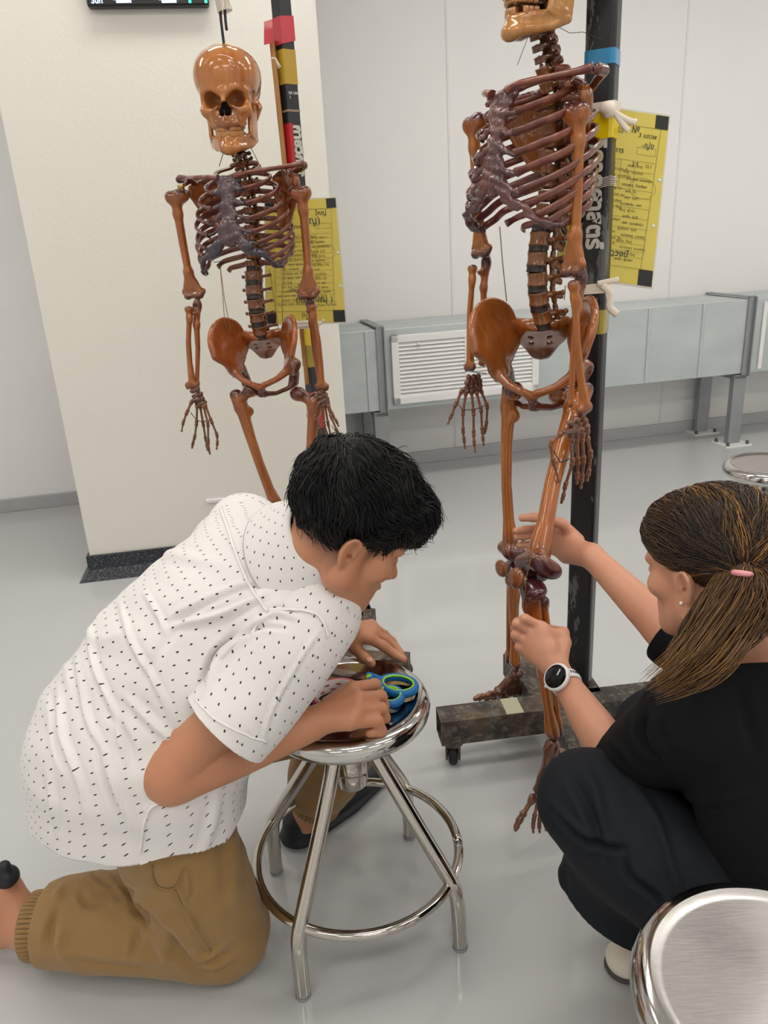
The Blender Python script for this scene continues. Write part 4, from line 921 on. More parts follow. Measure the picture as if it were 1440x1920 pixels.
    me = S.mesh('sternum', .0026); stained(me, lambda v: .45+.4*wob(v[:, 0], v[:, 1], v[:, 2], 70, 5)); put('sternum', me, mats['st'], sk)
    # shoulder girdle
    for sx in (1, -1):
        J = T(sx*.148*sh, -.016, .392); x = l*sx
        o = link('scapula', B['scapula'], None, sk, mat_from((x*s, f*s, u*s), J)); setmat(o, mats['pelvis'])
        m = MB(); pth = smooth_path([T(sx*.022, .074, .404), T(sx*.05*sh, .072, .410), T(sx*.09*sh, .048, .414), T(sx*.13*sh, .006, .420), T(sx*.162*sh, -.016, .424)], 6); n = len(pth)
        m.tube(pth, [s*(.0068+.0035*max(0, 1-j/5)+.003*max(0, (j-n+6)/5)) for j in range(n)], 12, flat=((0, 0, 1), .85)); o = m.build('clavicle', None, sk); tp = np.repeat(np.linspace(0, 1, n), 12); attr(o.data, 'stain', .25+.9*np.clip(np.abs(tp-.5)-.25, 0, 1)); setmat(o, mats['rib'])
    # pelvis
    def pel(y, t):
        f2 = V3(-math.sin(y), -math.cos(y), 0); l2 = np.cross((0, 0, 1), f2); return l2, f2*math.cos(t)-V3(0, 0, math.sin(t)), V3(0, 0, math.cos(t))+f2*math.sin(t)
    k = s*pel_s
    for sx in (1, -1):
        l2, f2, u2 = pel(pelvis_yaw+(hip_extra if sx == 1 else 0), ptilt)
        o = link('hip_bone', B['hip_bone'], None, sk, mat_from((l2*sx*k, f2*k, u2*k), np.array(O)+(.0 if sx == -1 else .0)*l2)); setmat(o, mats['pelvis'])
    l2, f2, u2 = pel(pelvis_yaw, ptilt)
    o = link('sacrum', B['sacrum'], None, sk, mat_from((l2*k, f2*k, u2*k), np.array(O))); setmat(o, mats['pelvis'])
    # skull: centre (between the ears), own orientation
    fs = V3(-math.sin(sk_yaw), -math.cos(sk_yaw), 0); fs = unit(fs*math.cos(sk_pitch)+V3(0, 0, math.sin(sk_pitch))); ll = np.cross((0, 0, 1), fs); ll = unit(unit(ll)+math.sin(sk_roll)*V3(0, 0, 1)); us = np.cross(ll, fs); us = us if us[2] > 0 else -us
    k = sk_scale; MM = mat_from((ll*k*sk_wide, fs*k, us*k), sk_c)
    sko = link('skull', B['skull'], None, sk, MM); setmat(sko, mats['skull'])
    def sub(nm, key2, mt, Mx=Matrix.Identity(4)): o = link(nm, B[key2], None, None); o.parent = sko; o.matrix_basis = Mx; setmat(o, mt); return o
    jaw = Matrix.Translation((0, 0, -.002 if key == 'right' else 0)) @ Matrix.Rotation(-.04 if key == 'right' else 0.0, 4, 'X')
    sub('mandible', 'mandible', mats['skull'], jaw); sub('nasal_cavity', 'nasal_cavity', M['cavity']); sub('upper_teeth', 'upper_teeth_b' if skull_b else 'upper_teeth', M['tooth']); sub('lower_teeth', 'lower_teeth_b' if skull_b else 'lower_teeth', M['tooth'], jaw)
    return T, l, f, u
def strings(sk, lists, r=.0009, mat='string', name='string'):
    for q in lists: m = MB(); m.tube(q, r, 5); m.build(name, M[mat], sk)
def PX_(lst, d): return [P(q[0], q[1], d if len(q) < 3 else q[2]) for q in lst]
RPT = []
def place_limb(sk, name, key, a, b, lat, L, mat, w=1.0):
    o, s = longbone(name, key, sk, a, b, lat, L, mat, w); setmat(o, mat); RPT.append((name, round(s, 2))); return o
# ---------------------------------------------------------------- farther skeleton
kl = MBN['left']; dL = 2.0
O1 = P(487, 632, dL); s1 = (P(455, 298, dL)[2]-O1[2])/.45; RPT.append(('scale L', round(s1, 3)))
skl = empty('skeleton', V3(O1[0], O1[1], .05), 'brown lacquered skeleton with a complete smooth skull, hanging before the cream pillar', 'skeleton', 'hanging skeletons')
yl = math.radians(15)
T1, l1, f1, u1 = torso(skl, 'left', O1, yl, s1, math.radians(-1), kl, P(432, 196, 2.0), math.radians(1), math.radians(-4), 0.0, .95, hip_extra=.34, seed=3, pel_s=1.0, lean=-.03, sh=1.07, ptilt=.42, wide=1.03, sk_wide=1.05)
LT = l1; RT = -l1
place_limb(skl, 'humerus', 'humerus', P(326, 360, 2.03), P(362, 556, 2.03), RT, .29, kl['long'], .96)
place_limb(skl, 'humerus', 'humerus', P(566, 352, 1.98), P(581, 556, 1.98), LT, .29, kl['long'], .96)
place_limb(skl, 'radius', 'radius', P(354, 577, 2.0), P(361, 728, 1.99), RT, .236, kl['long']); place_limb(skl, 'ulna', 'ulna', P(368, 571, 2.01), P(370, 727, 2.0), RT, .25, kl['long'])
place_limb(skl, 'radius', 'radius', P(586, 572, 1.96), P(604, 730, 1.96), LT, .236, kl['long']); place_limb(skl, 'ulna', 'ulna', P(580, 566, 1.99), P(601, 732, 1.98), LT, .25, kl['long'])
dh = 1.985
bony_hand(skl, kl['small'], P(365, 730, dh), P(373, 748, dh), [PX_([(360, 752), (350.5, 773), (343.5, 792), (340.5, 810)], dh-.01), PX_([(369.6, 759), (368.7, 793.6), (365, 820), (361.6, 831.7), (360, 841)], dh-.005), PX_([(375, 761), (381, 794.5), (385.5, 823), (388, 836), (389, 845)], dh+.012), PX_([(381, 759), (390, 795), (390.4, 828), (391, 842), (394, 852)], dh-.01), PX_([(384, 757), (396, 789), (407, 815), (407.7, 831), (406, 843)], dh-.01)], .0052, 1, [PX_([(357, 773), (367, 786)], dh-.012), PX_([(367, 789), (381, 790), (395, 788)], dh-.012)])
dh = 1.955
bony_hand(skl, kl['small'], P(603, 733, dh), P(603, 746, dh), [PX_([(595, 759), (590.5, 783), (599, 800), (605, 818)], dh-.01), PX_([(604, 760), (607, 794), (618, 826), (621, 834), (623, 841)], dh), PX_([(609, 757), (615, 794), (622, 826), (625, 836)], dh+.01), PX_([(613, 758), (621, 782), (632, 808), (640, 820), (645, 828)], dh), PX_([(615, 756), (623, 777), (631, 790), (635, 800)], dh+.015)], .0050, 2, [PX_([(622, 798), (634, 816), (645, 825), (640, 832), (628, 830), (622, 820)], dh-.006)])
place_limb(skl, 'femur', 'femur', P(444, 738, 2.0), P(522, 968, 1.98), RT, .415, kl['long']); place_limb(skl, 'femur', 'femur', P(590, 742, 1.99), P(577, 985, 1.97), LT, .415, kl['long'])
place_limb(skl, 'tibia', 'tibia', P(527, 975, 1.98), P(548, 1180, 2.0), RT, .345, kl['long']); place_limb(skl, 'tibia', 'tibia', P(580, 992, 1.97), P(598, 1195, 1.99), LT, .345, kl['long'])
place_limb(skl, 'fibula', 'fibula', P(514, 988, 1.99), P(536, 1185, 2.01), RT, .34, kl['long']); place_limb(skl, 'fibula', 'fibula', P(597, 1000, 1.98), P(611, 1198, 2.0), LT, .34, kl['long'])
for px, py in ((517, 970), (578, 985)): o = link('patella', B['patella'], None, skl, mat_from((l1, f1, V3(0, 0, 1)), P(px, py, 1.94))); setmat(o, kl['long'])
for (px, py), sd in (((548, 1185), RT), ((602, 1200), LT)):
    an = P(px, py, 1.99); bony_foot(skl, kl['small'], an, an+V3(0, .05, -.035), [an+f1*(.155-.012*i)+(-sd)*(.028-.016*i)+V3(0, 0, -.05) for i in range(5)], sd)
fx = lambda px, py, d: P(px, py, d)
strings(skl, [PX_([(413, 500), (421, 562), (432, 615), (430, 623)], 1.93), PX_([(413, 503), (418, 560), (421, 600), (428, 622)], 1.93), PX_([(505, 505), (520, 600), (524, 632)], 1.95), PX_([(533, 497), (529, 560), (530, 615)], 1.93), PX_([(400, 492), (460, 484)], 1.97)], .0009)
strings(skl, [PX_([(420, 282), (411, 312)], 1.94), PX_([(470, 276), (486, 308), (505, 335)], 1.94)], .0009, 'wire', 'wire')
m = MB(); m.tube(PX_([(425, 84), (425, 96)], 1.985), .003, 8); m.build('hook_pin', M['black'], skl)
m = MB(); m.tube([P(334, 352, 2.0), P(345, 349, 2.0)], .0055, 10); m.build('joint_pin', M['brass'], skl)
# ---------------------------------------------------------------- nearer skeleton
kr = MBN['right']; dR_ = 1.70
O2 = P(1012, 612, dR_); s2 = (P(1027, 118, dR_-.02)[2]-O2[2])/.45; RPT.append(('scale R', round(s2, 3)))
skr = empty('skeleton', V3(O2[0], O2[1], .05), 'amber skeleton with maroon ribs turned left, its leg held by the woman', 'skeleton', 'hanging skeletons')
yr = math.radians(60)
T2, l2, f2, u2 = torso(skr, 'right', O2, yr, s2, math.radians(14), kr, P(1034, -52, 1.69), math.radians(60), math.radians(4), 0.0, 1.06, hip_extra=.40, seed=8, skull_b=True, pel_s=1.0, lean_f=.06, sh=.80, ptilt=.36)
LT = l2; RT = -l2
place_limb(skr, 'humerus', 'humerus', P(1086, 196, 1.57), P(1077, 512, 1.57), LT, .29, kr['long'], 1.0); place_limb(skr, 'humerus', 'humerus', P(886, 222, 1.84), P(901, 478, 1.82), RT, .29, kr['long'], .98)
place_limb(skr, 'radius', 'radius', P(1075, 530, 1.53), P(1097, 775, 1.54), f2, .236, kr['long'], 1.05); place_limb(skr, 'ulna', 'ulna', P(1086, 520, 1.57), P(1070, 768, 1.58), LT, .25, kr['long'], 1.05)
place_limb(skr, 'radius', 'radius', P(886, 500, 1.80), P(882, 695, 1.78), RT, .236, kr['long']); place_limb(skr, 'ulna', 'ulna', P(908, 490, 1.83), P(903, 690, 1.82), RT, .25, kr['long'])
dh = 1.785
bony_hand(skr, kr['small'], P(888, 705, dh), P(889, 722, dh), [PX_([(867, 731), (855, 756.6), (846, 779.5), (839, 796)], dh), PX_([(874, 735), (868, 773), (868, 807), (870, 825), (872, 842)], dh), PX_([(884, 734), (888, 773), (888, 813), (889, 831), (891, 849)], dh), PX_([(893, 734), (902, 767), (904, 807), (905.5, 822), (907, 836)], dh), PX_([(901, 731), (914, 761), (912, 795), (910, 806), (908, 814)], dh+.01)], .0056, 4, [PX_([(857, 756), (868, 769), (888, 768), (902, 764), (914, 759)], dh-.008), PX_([(880, 694), (895, 699), (912, 700)], dh-.01)])
dh = 1.53
bony_hand(skr, kr['small'], P(1080, 785, dh), P(1080, 800, dh), [PX_([(1056, 810), (1032, 831), (1037, 866), (1049, 905)], dh-.02), PX_([(1068, 817), (1074, 866), (1060, 911), (1056, 932), (1052, 944)], dh), PX_([(1082, 820), (1084, 864), (1083, 892), (1082, 908)], dh+.01), PX_([(1092, 820), (1095, 862), (1092, 896), (1089, 917)], dh+.015), PX_([(1101, 817), (1108, 851), (1104, 886), (1101, 903)], dh+.02)], .0062, 5, [PX_([(1037, 845), (1048, 862), (1052, 868), (1066, 862)], dh-.02), PX_([(1034, 868), (1050, 866), (1068, 860)], dh-.022)])
place_limb(skr, 'femur', 'femur', P(953, 728, 1.74), P(957, 1040, 1.72), V3(-.2, .98, 0), .415, kr['long'], 1.0); place_limb(skr, 'tibia', 'tibia', P(968, 1062, 1.72), P(965, 1246, 1.76), V3(-.2, .98, 0), .345, kr['long'])
place_limb(skr, 'fibula', 'fibula', P(955, 1078, 1.74), P(953, 1243, 1.78), RT, .34, kr['long']); 
kn = P(1008, 1072, 1.42)
HD = P(1086, 728, 1.66)
place_limb(skr, 'femur', 'femur', HD, kn, V3(.15, -.98, 0), .415, kr['long'], 1.36); place_limb(skr, 'tibia', 'tibia', P(998, 1098, 1.415), P(1038, 1385, 1.36), V3(.2, -.98, 0), .345, kr['long'], 1.0); place_limb(skr, 'fibula', 'fibula', P(1020, 1122, 1.40), P(1050, 1380, 1.37), LT, .34, kr['long'])
o = link('patella', B['patella'], None, skr, mat_from((unit(V3(.6, -.8, 0)), unit(V3(-.8, -.6, .3)), unit(V3(.1, .2, 1))), P(968, 1084, 1.41))); setmat(o, kr['long'])
o = link('patella', B['patella'], None, skr, mat_from((l2, f2, V3(0, 0, 1)), P(940, 1066, 1.68))); setmat(o, kr['long'])
an = P(968, 1258, 1.77); bony_foot(skr, kr['small'], an, P(990, 1288, 1.80), [P(889, 1312, 1.735), P(897, 1314, 1.745), P(908, 1317, 1.755), P(922, 1318, 1.77), P(935, 1318, 1.785)], RT)
an = P(1032, 1398, 1.355); bony_foot(skr, kr['small'], an, P(1050, 1412, 1.385), [P(966, 1558, 1.315), P(1000, 1562, 1.315), P(1012, 1562, 1.315), P(1024, 1558, 1.315), P(1036, 1552, 1.315)], LT, up=unit(V3(-.75, -.25, .55)))
strings(skr, [PX_([(937, 425), (942, 490), (950, 565)], 1.66), PX_([(1060, 535), (1058, 562)], 1.6), PX_([(999, 1030), (1012, 1027), (1024, 1030)], 1.405), PX_([(1000, 1032), (992, 1060), (986, 1085), (985, 1130)], 1.39)], .0011)
strings(skr, [PX_([(990, 70), (970, 122)], 1.6), PX_([(1046, 50), (1068, 62), (1092, 60), (1100, 62)], 1.66), PX_([(1100, 62), (1130, 75)], 1.69)], .0006, 'wire', 'wire')
m = MB(); m.tube([P(1015, -330, 1.69), P(1020, -150, 1.69)], .003, 8); m.build('hook_pin', M['black'], skr)
print('LIMBS', RPT)
for o_ in (skl, skr): del o_['front']
# ================================================================ people: skin, cloth, hair, heads, hands
def m_skin(name, rgb, red):
    a = N(name); no = a.noise(9, 4); c = a.mix(no, srgb(*rgb), srgb(*red)); t = a.n('ShaderNodeAttribute', attribute_name='stubble')
    l = a.n('ShaderNodeAttribute', attribute_name='lip'); c = a.mix((l, 2), (c, 2), srgb(red[0]-6, red[1]-22, red[2]-16))
    c = a.mix((t, 2), (c, 2), srgb(34, 27, 26)); a.col(c)
    a.set(Roughness=.48, Subsurface_Weight=.12, Subsurface_Radius=(.012, .005, .003), Subsurface_Scale=1.0); return a.bump(a.noise(220, 3), .06, .001).m
M['skin_m'] = m_skin('tan_skin', (196, 140, 106), (186, 124, 92)); M['skin_w'] = m_skin('light_tan_skin', (208, 156, 126), (202, 138, 110))
M['nail'] = plain('finger_nail', (222, 168, 146), .3, var=.03)
def m_shirt():
    a = N('white_shirt_with_dark_dots'); at = a.n('ShaderNodeAttribute', attribute_name='uvm'); sp = a.n('ShaderNodeSeparateXYZ', i_Vector=(at, 1))
    pu, pv = .0215, .0205
    v = a.math('DIVIDE', (sp, 1), pv); row = a.math('FLOOR', v); odd = a.math('MULTIPLY', a.math('FRACT', a.math('MULTIPLY', row, .5)), 1.0)
    u = a.math('ADD', a.math('DIVIDE', (sp, 0), pu), odd)
    cell = a.n('ShaderNodeCombineXYZ'); a.l.new(a.math('FLOOR', u).outputs[0], cell.inputs[0]); a.l.new(row.outputs[0], cell.inputs[1])
    wn = a.n('ShaderNodeTexWhiteNoise', i_Vector=(cell, 0)); js = a.n('ShaderNodeSeparateColor'); a.l.new(wn.outputs['Color'], js.inputs[0])
    fu = a.math('ADD', a.math('SUBTRACT', a.math('FRACT', u), .5), a.math('MULTIPLY_ADD', (js, 0), .12, -.06)); fv = a.math('ADD', a.math('SUBTRACT', a.math('FRACT', v), .5), a.math('MULTIPLY_ADD', (js, 1), .12, -.06))
    du = a.math('MULTIPLY', a.math('ADD', fu, a.math('MULTIPLY', fv, .35)), pu/.0015); dv = a.math('MULTIPLY', fv, pv/.0022)
    d = a.math('ADD', a.math('MULTIPLY', du, du), a.math('MULTIPLY', dv, dv)); dot = a.math('LESS_THAN', d, 1.0)
    a.col(a.mix(dot, srgb(226, 223, 221), srgb(34, 34, 44))); a.set(Roughness=.75, Subsurface_Weight=.0, Sheen_Weight=.1)
    return a.bump(a.noise(26, 4, .55), .22, .006).m
M['shirt'] = m_shirt(); M['khaki'] = plain('khaki_twill', (146, 113, 66), .8, var=.08, scale=30, bump=.25, Sheen_Weight=.15)
M['blackcloth'] = plain('black_cotton', (12, 13, 16), .9, var=.12, scale=14, bump=.3, Specular_IOR_Level=.25); M['navy'] = plain('charcoal_trouser_cloth', (21, 25, 32), .85, var=.12, scale=14, bump=.2, Specular_IOR_Level=.3)
M['sandal'] = plain('dark_rubber_sandal', (22, 24, 32), .55, var=.2); M['shoe'] = plain('cream_canvas', (222, 216, 200), .7, var=.05, bump=.2); M['sole'] = plain('dark_sole_edge', (70, 66, 62), .6)
def m_hair(name, c0, c1, c2, rough=.42):
    a = N(name); at = a.n('ShaderNodeAttribute', attribute_name='tone'); r = a.ramp((at, 2), 0, 1, srgb(*c0), srgb(*c2)); e = r.color_ramp.elements.new(.5); e.color = srgb(*c1)
    a.l.new(r.outputs[0], a.b.inputs['Base Color']); a.set(Roughness=rough, Specular_IOR_Level=.35, Anisotropic=.4); return a.m
M['hair_m'] = m_hair('black_hair', (9, 9, 11), (17, 16, 18), (40, 36, 36)); M['hair_w'] = m_hair('brown_streaked_hair', (30, 24, 22), (92, 66, 42), (168, 122, 66), .4)
class Frame:
    """local frame: x left, y front, z up of a head"""
    def __init__(s, o, front, up=(0, 0, 1), k=1.0, roll=0.0):
        s.o = np.array(o, float); s.y = unit(front); u = np.array(up, float); u = unit(u-s.y*np.dot(u, s.y)); x = np.cross(s.y, u); s.x = unit(x)
        if roll: u = unit(u*math.cos(roll)+s.x*math.sin(roll)); s.x = np.cross(s.y, u)
        s.z = u; s.k = k; s.x = -np.cross(s.z, s.y)*-1; s.x = np.cross(s.y, s.z)*-1
    def __call__(s, x, y, z): return s.o+s.k*(x*s.x+y*s.y+z*s.z)
    @property
    def R(s): return np.stack([s.x, s.y, s.z])
    def loc(s, v): return ((np.asarray(v)-s.o) @ s.R.T)/s.k
def head(S, H, female=False):
    k = H.k; R = H.R; e = lambda c, r, kk=.012, mode='+', RR=None: S.ell(H(*c), np.array(r)*k, R if RR is None else RR @ R, k=kk, mode=mode)
    e((0, -.016, .045), (.074, .094, .083), .0); e((0, .040, .035), (.060, .050, .058), .03); e((0, .040, -.040), (.061 if not female else .054, .053, .064), .03)
    jw = .060 if not female else .054
    for sx in (-1, 1):
        S.cap(H(sx*jw, .004, -.048), H(sx*.024, .068, -.090), .024*k, .021*k, .025); S.cap(H(sx*.062, -.0, .0), H(sx*jw, .004, -.05), .018*k, .018*k, .02)
        e((sx*.046, .062, -.016), (.024, .024, .022), .018); S.cap(H(sx*.046, .080, .026), H(sx*.010, .092, .021), .009*k, .010*k, .014)
    e((0, .081, -.095), (.026, .020, .020), .020); e((0, .080, -.058), (.030, .020, .028), .018)
    for sx in (-1, 1): e((sx*.032, .100, .004), (.019, .012, .012), .012, '-'); e((sx*.032, .080, .004), (.016, .0135, .0125), .003)
    S.chain([H(0, .090, .016), H(0, .102, -.008), H(0, .114, -.026)], [.0075*k, .0085*k, .0112*k], .010)
    for sx in (-1, 1): e((sx*.012, .102, -.030), (.0085, .0105, .0075), .006)
    S.chain([H(-.022, .086, -.061), H(-.006, .1005, -.0555), H(.006, .1005, -.0555), H(.022, .086, -.061)], [.004*k, .0082*k, .0082*k, .004*k], .005)
    S.chain([H(-.020, .088, -.066), H(0, .0985, -.0725), H(.020, .088, -.066)], [.004*k, .0086*k, .004*k], .005)
    S.chain([H(-.022, .095, -.0625), H(0, .1095, -.0635), H(.022, .095, -.0625)], [.0018*k, .0022*k, .0018*k], .003, mode='-')
    for sx in (-1, 1):
        X = .0765 if not female else .073; g = .70
        def pt(y, z, dx=0): yy = -.006+g*(y-.004); return H(sx*(X+.0055-.40*min(0, y)*.9*g+dx*g), yy, g*z-.004)
        S.patch([[pt(.008, .028, -.008), pt(-.008, .030, -.002), pt(-.020, .022)], [pt(.010, .0, -.010), pt(-.008, .0, -.002), pt(-.022, .0)], [pt(.006, -.026, -.008), pt(-.006, -.026, -.002), pt(-.012, -.020)]], .0032*k, 4, .004)
        S.tubes([pt(.010, .004, -.002), pt(.013, .020, .003), pt(.004, .034, .006), pt(-.012, .036, .008), pt(-.024, .024, .009), pt(-.025, .004, .007), pt(-.016, -.018, .005), pt(-.006, -.033, 0), pt(.004, -.031, -.004)], [.0026*k, .0032*k, .0034*k, .0034*k, .0034*k, .0032*k, .0034*k, .0045*k, .0035*k], 4, k=.002)
        S.ell(pt(.010, -.004, .001), np.array((.003, .0035, .0045))*k, R, k=.003)
        S.ell(pt(-.002, .002, .0035), np.array((.0055, .0062, .0115))*k, R, k=.0015, mode='-').ell(pt(.003, -.006, .001), np.array((.009, .0035, .004))*k, R, k=.001, mode='-')
def arm(S, pts, rs, k=.02): S.tubes(pts, rs, 5, k=k)
def finger(S, pts, r0, r1, k=.004):
    """pts: knuckle .. tip"""
    n = len(pts); rs = [r0+(r1-r0)*i/(n-1) for i in range(n)]
    q = [np.array(p, float) for p in pts]; S.chain(q, rs, k)
    for i in range(1, n-1): S.ell(q[i], (rs[i]*1.06,)*3, k=.004)
def palm(S, wrist, knuckles, r=.0125, k=.012):
    for q in knuckles: S.cap(lerp(wrist, q, .12), q, r*1.05, r*.92, k)
    for i in range(len(knuckles)-1): S.cap(lerp(wrist, lerp(knuckles[i], knuckles[i+1], .5), .3), lerp(knuckles[i], knuckles[i+1], .5), r, r*.8, k)
def project(v):
    q = (v-np.array([0, 0, CAMH])) @ BASIS; return np.stack([CX+FPX*q[:, 0]/q[:, 2], CY+FPX*q[:, 1]/q[:, 2]], 1), q[:, 2]
def vnormals(v, f):
    n = np.zeros_like(v); fn = np.cross(v[f[:, 2]]-v[f[:, 0]], v[f[:, 3]]-v[f[:, 1]])
    for i in range(4):
        for j in range(3): n[:, j] += np.bincount(f[:, i], fn[:, j], len(v))
    return n/np.maximum(np.linalg.norm(n, axis=1), 1e-9)[:, None]
def folds(v, f, lst):
    """press measured cloth creases into a garment: (points, width, height); real displacement along the cloth normal"""
    n = vnormals(v, f); p, z = project(v); vis = ((np.array([0, 0, CAMH])-v)*n).sum(1) > 0; out = np.zeros(len(v))
    for pts, w, amp in lst:
        q = np.array(smooth_path(pts, 6)); best = np.full(len(v), 1e9); tt = np.zeros(len(v))
        lo = q.min(0)-4*w; hi = q.max(0)+4*w; c = np.nonzero(vis & (p > lo).all(1) & (p < hi).all(1))[0]
        if not len(c): continue
        for i in range(len(q)-1):
            ab = q[i+1]-q[i]; L2 = max(ab @ ab, 1e-9); t = np.clip(((p[c]-q[i]) @ ab)/L2, 0, 1); d = np.linalg.norm(p[c]-q[i]-t[:, None]*ab, axis=1)
            u = (i+t)/(len(q)-1); m = d < best[c]; best[c] = np.where(m, d, best[c]); tt[c] = np.where(m, u, tt[c])
        g = np.exp(-(best/w)**2)*np.sin(np.clip(tt*.94+.03, 0, 1)*PI)**.6; side = .45*np.exp(-((best-1.7*w)/w)**2)*np.sin(np.clip(tt, 0, 1)*PI)
        out += 1.25*amp*(g-side)*(best < 1e8)
    return v+n*out[:, None]
def strands(name, paths, rad, tones, mat, parent, tip=.25):
    """paths: list of (n,3) arrays of equal n"""
    A = np.array(paths); m, n, _ = A.shape; T = np.gradient(A, axis=1); T /= np.maximum(np.linalg.norm(T, axis=2, keepdims=True), 1e-9)
    ref = np.array([.3, .5, .8]); U = np.cross(T, ref); U /= np.maximum(np.linalg.norm(U, axis=2, keepdims=True), 1e-9); W = np.cross(T, U)
    r = np.array(rad).reshape(-1, 1, 1)*np.concatenate([np.linspace(.8, 1, n//2), np.linspace(1, tip, n-n//2)]).reshape(1, n, 1)
    rings = np.stack([A+r*(math.cos(a)*U+math.sin(a)*W) for a in (0, 2.094, 4.189)], 2)
    v = rings.reshape(-1, 3); base = (np.arange(m)[:, None, None]*n+np.arange(n-1)[None, :, None])*3; k = np.arange(3)[None, None, :]; k2 = (k+1) % 3
    f = np.stack([base+k, base+k2, base+3+k2, base+3+k], -1).reshape(-1, 4)
    me = mesh_np(name, v, f); attr(me, 'tone', np.repeat(np.asarray(tones), n*3)); return put(name, me, mat, parent)
class Near:
    """nearest-vertex look-up on a mesh"""
    def __init__(s, v, n):
        from mathutils.kdtree import KDTree
        s.v, s.n = v, n; s.t = KDTree(len(v))
        for i, p in enumerate(v): s.t.insert(p, i)
        s.t.balance()
    def __call__(s, p): i = s.t.find(p)[1]; return s.v[i], s.n[i]
def comb(v, n, near, idx, field, steps, step, lift, rng, wav=.0, droop=0.):
    """grow hairs over a hair volume, following a combing field"""
    out = []
    for i in idx:
        p = v[i]; pts = []; off = rng.uniform(-.001, lift); ph = rng.uniform(0, 6.28); d0 = rng.normal(size=3)*.14; prev = None
        for s in range(steps):
            q, nn = near(p); t = s/(steps-1); pts.append(q+nn*(off+.002*math.sin(3*t*PI+ph)*wav+droop*t*t))
            d = field(q)+d0; d = d-nn*np.dot(d, nn); d = d/max(1e-6, np.linalg.norm(d)); d = d if prev is None else unit(.5*d+.5*prev); prev = d; p = q+d*step
        out.append(np.array(pts))
    return out
# ================================================================ the kneeling man
rsh, lsh = P(572, 1180, 1.07), P(458, 1000, 1.36)
relb = P(322, 1442, .985); rwri = G(584, 1357, .545); 
hipc = V3(-.445, 1.13, .475); ax_ = unit(rsh-lsh); sp_ = unit(lerp(rsh, lsh, .5)-hipc); chest = unit(np.cross(sp_, ax_)); chest = chest if chest[2] < 0 else -chest
ax_ = unit(ax_-sp_*np.dot(ax_, sp_)); shc = lerp(rsh, lsh, .5)
rhip = hipc+ax_*.085+V3(0, 0, -.02); lhip = hipc-ax_*.085+V3(0, 0, -.02)
rkne = G(415, 1748, .075); rank = G(62, 1738, .085); lkne = V3(-.095, 1.40, .36); lank = G(586, 1512, .085)
HM = Frame(P(643, 1000, 1.11), (.95*.82, .30*.82, -.57), (0, 0, 1), .96, roll=math.radians(4))
nb = P(572, 1048, 1.15)
man = Sculpt()
man.ell(hipc, (.15, .11, .13), np.stack([ax_, chest, sp_]), k=.03).ell(lerp(hipc, shc, .35), (.135, .095, .14), np.stack([ax_, chest, sp_]), k=.05).ell(lerp(hipc, shc, .75), (.155, .105, .16), np.stack([ax_, chest, sp_]), k=.05).cap(rsh, lsh, .052, .052, .05)
head(man, HM); man.cap(nb, HM(0, -.028, -.035), .058, .049, .015)
larm = [lsh, V3(-.235, 1.46, .66), G(622, 1156, .615), G(650, 1186, .575)]
arm(man, [rsh, lerp(rsh, relb, .5)+V3(-.005, 0, 0), relb, lerp(relb, rwri, .35)+V3(0, 0, -.006), rwri], [.056, .048, .045, .043, .0285])
man.ell(relb+V3(-.004, -.008, -.012), (.032, .032, .032), k=.03)
arm(man, larm, [.055, .044, .036, .028])
arm(man, [rhip, rkne], [.085, .06], .03); arm(man, [rkne, lerp(rkne, rank, .4)+V3(0, .0, .01), rank], [.055, .053, .036]); arm(man, [lhip, lkne], [.085, .06], .03); arm(man, [lkne, lerp(lkne, lank, .4), lank], [.055, .055, .036])
# feet: the kneeling one is up on its toes, the other flat
toeR = G(8, 1786, .03)+V3(-.02, .0, 0); heelR = P(2, 1668, 1.16)
man.cap(rank, heelR, .034, .032, .02).cap(heelR, toeR+V3(-.06, .03, .0), .032, .026, .02).cap(rank, toeR+V3(-.06, .03, .0), .03, .022, .03)
hlL = G(560, 1548, .035); toL = G(706, 1440, .03); man.chain([hlL, lerp(hlL, toL, .5)+V3(0, 0, .012), toL], [.032, .03, .02], .02).cap(lank, hlL, .034, .03, .02)
# right fist on the seat
mc = [G(664, 1291, .562), G(670, 1311, .566), G(667, 1333, .560), G(656, 1354, .550)]; pip = [G(703, 1283, .545), G(714, 1305, .545), G(715, 1328, .540), G(707, 1351, .534)]
palm(man, rwri+V3(.004, .0, .004), [lerp(rwri, q, .97) for q in mc], .0155)
for fi, (a, b) in enumerate(zip(mc, pip)):
    d = unit(b-a)-V3(0, .25*(fi == 3), 0); man.chain([a, b], [.0122, .0108], .006); finger(man, [b, b+d*.006+V3(0, .0, -.020), b-d*.016+V3(0, 0, -.026)], .0108, .0088, .003)
finger(man, [lerp(rwri, mc[0], .35)+V3(.0, .02, 0), G(646, 1300, .528), G(674, 1292, .518), G(694, 1286, .514)], .0135, .0095, .008)
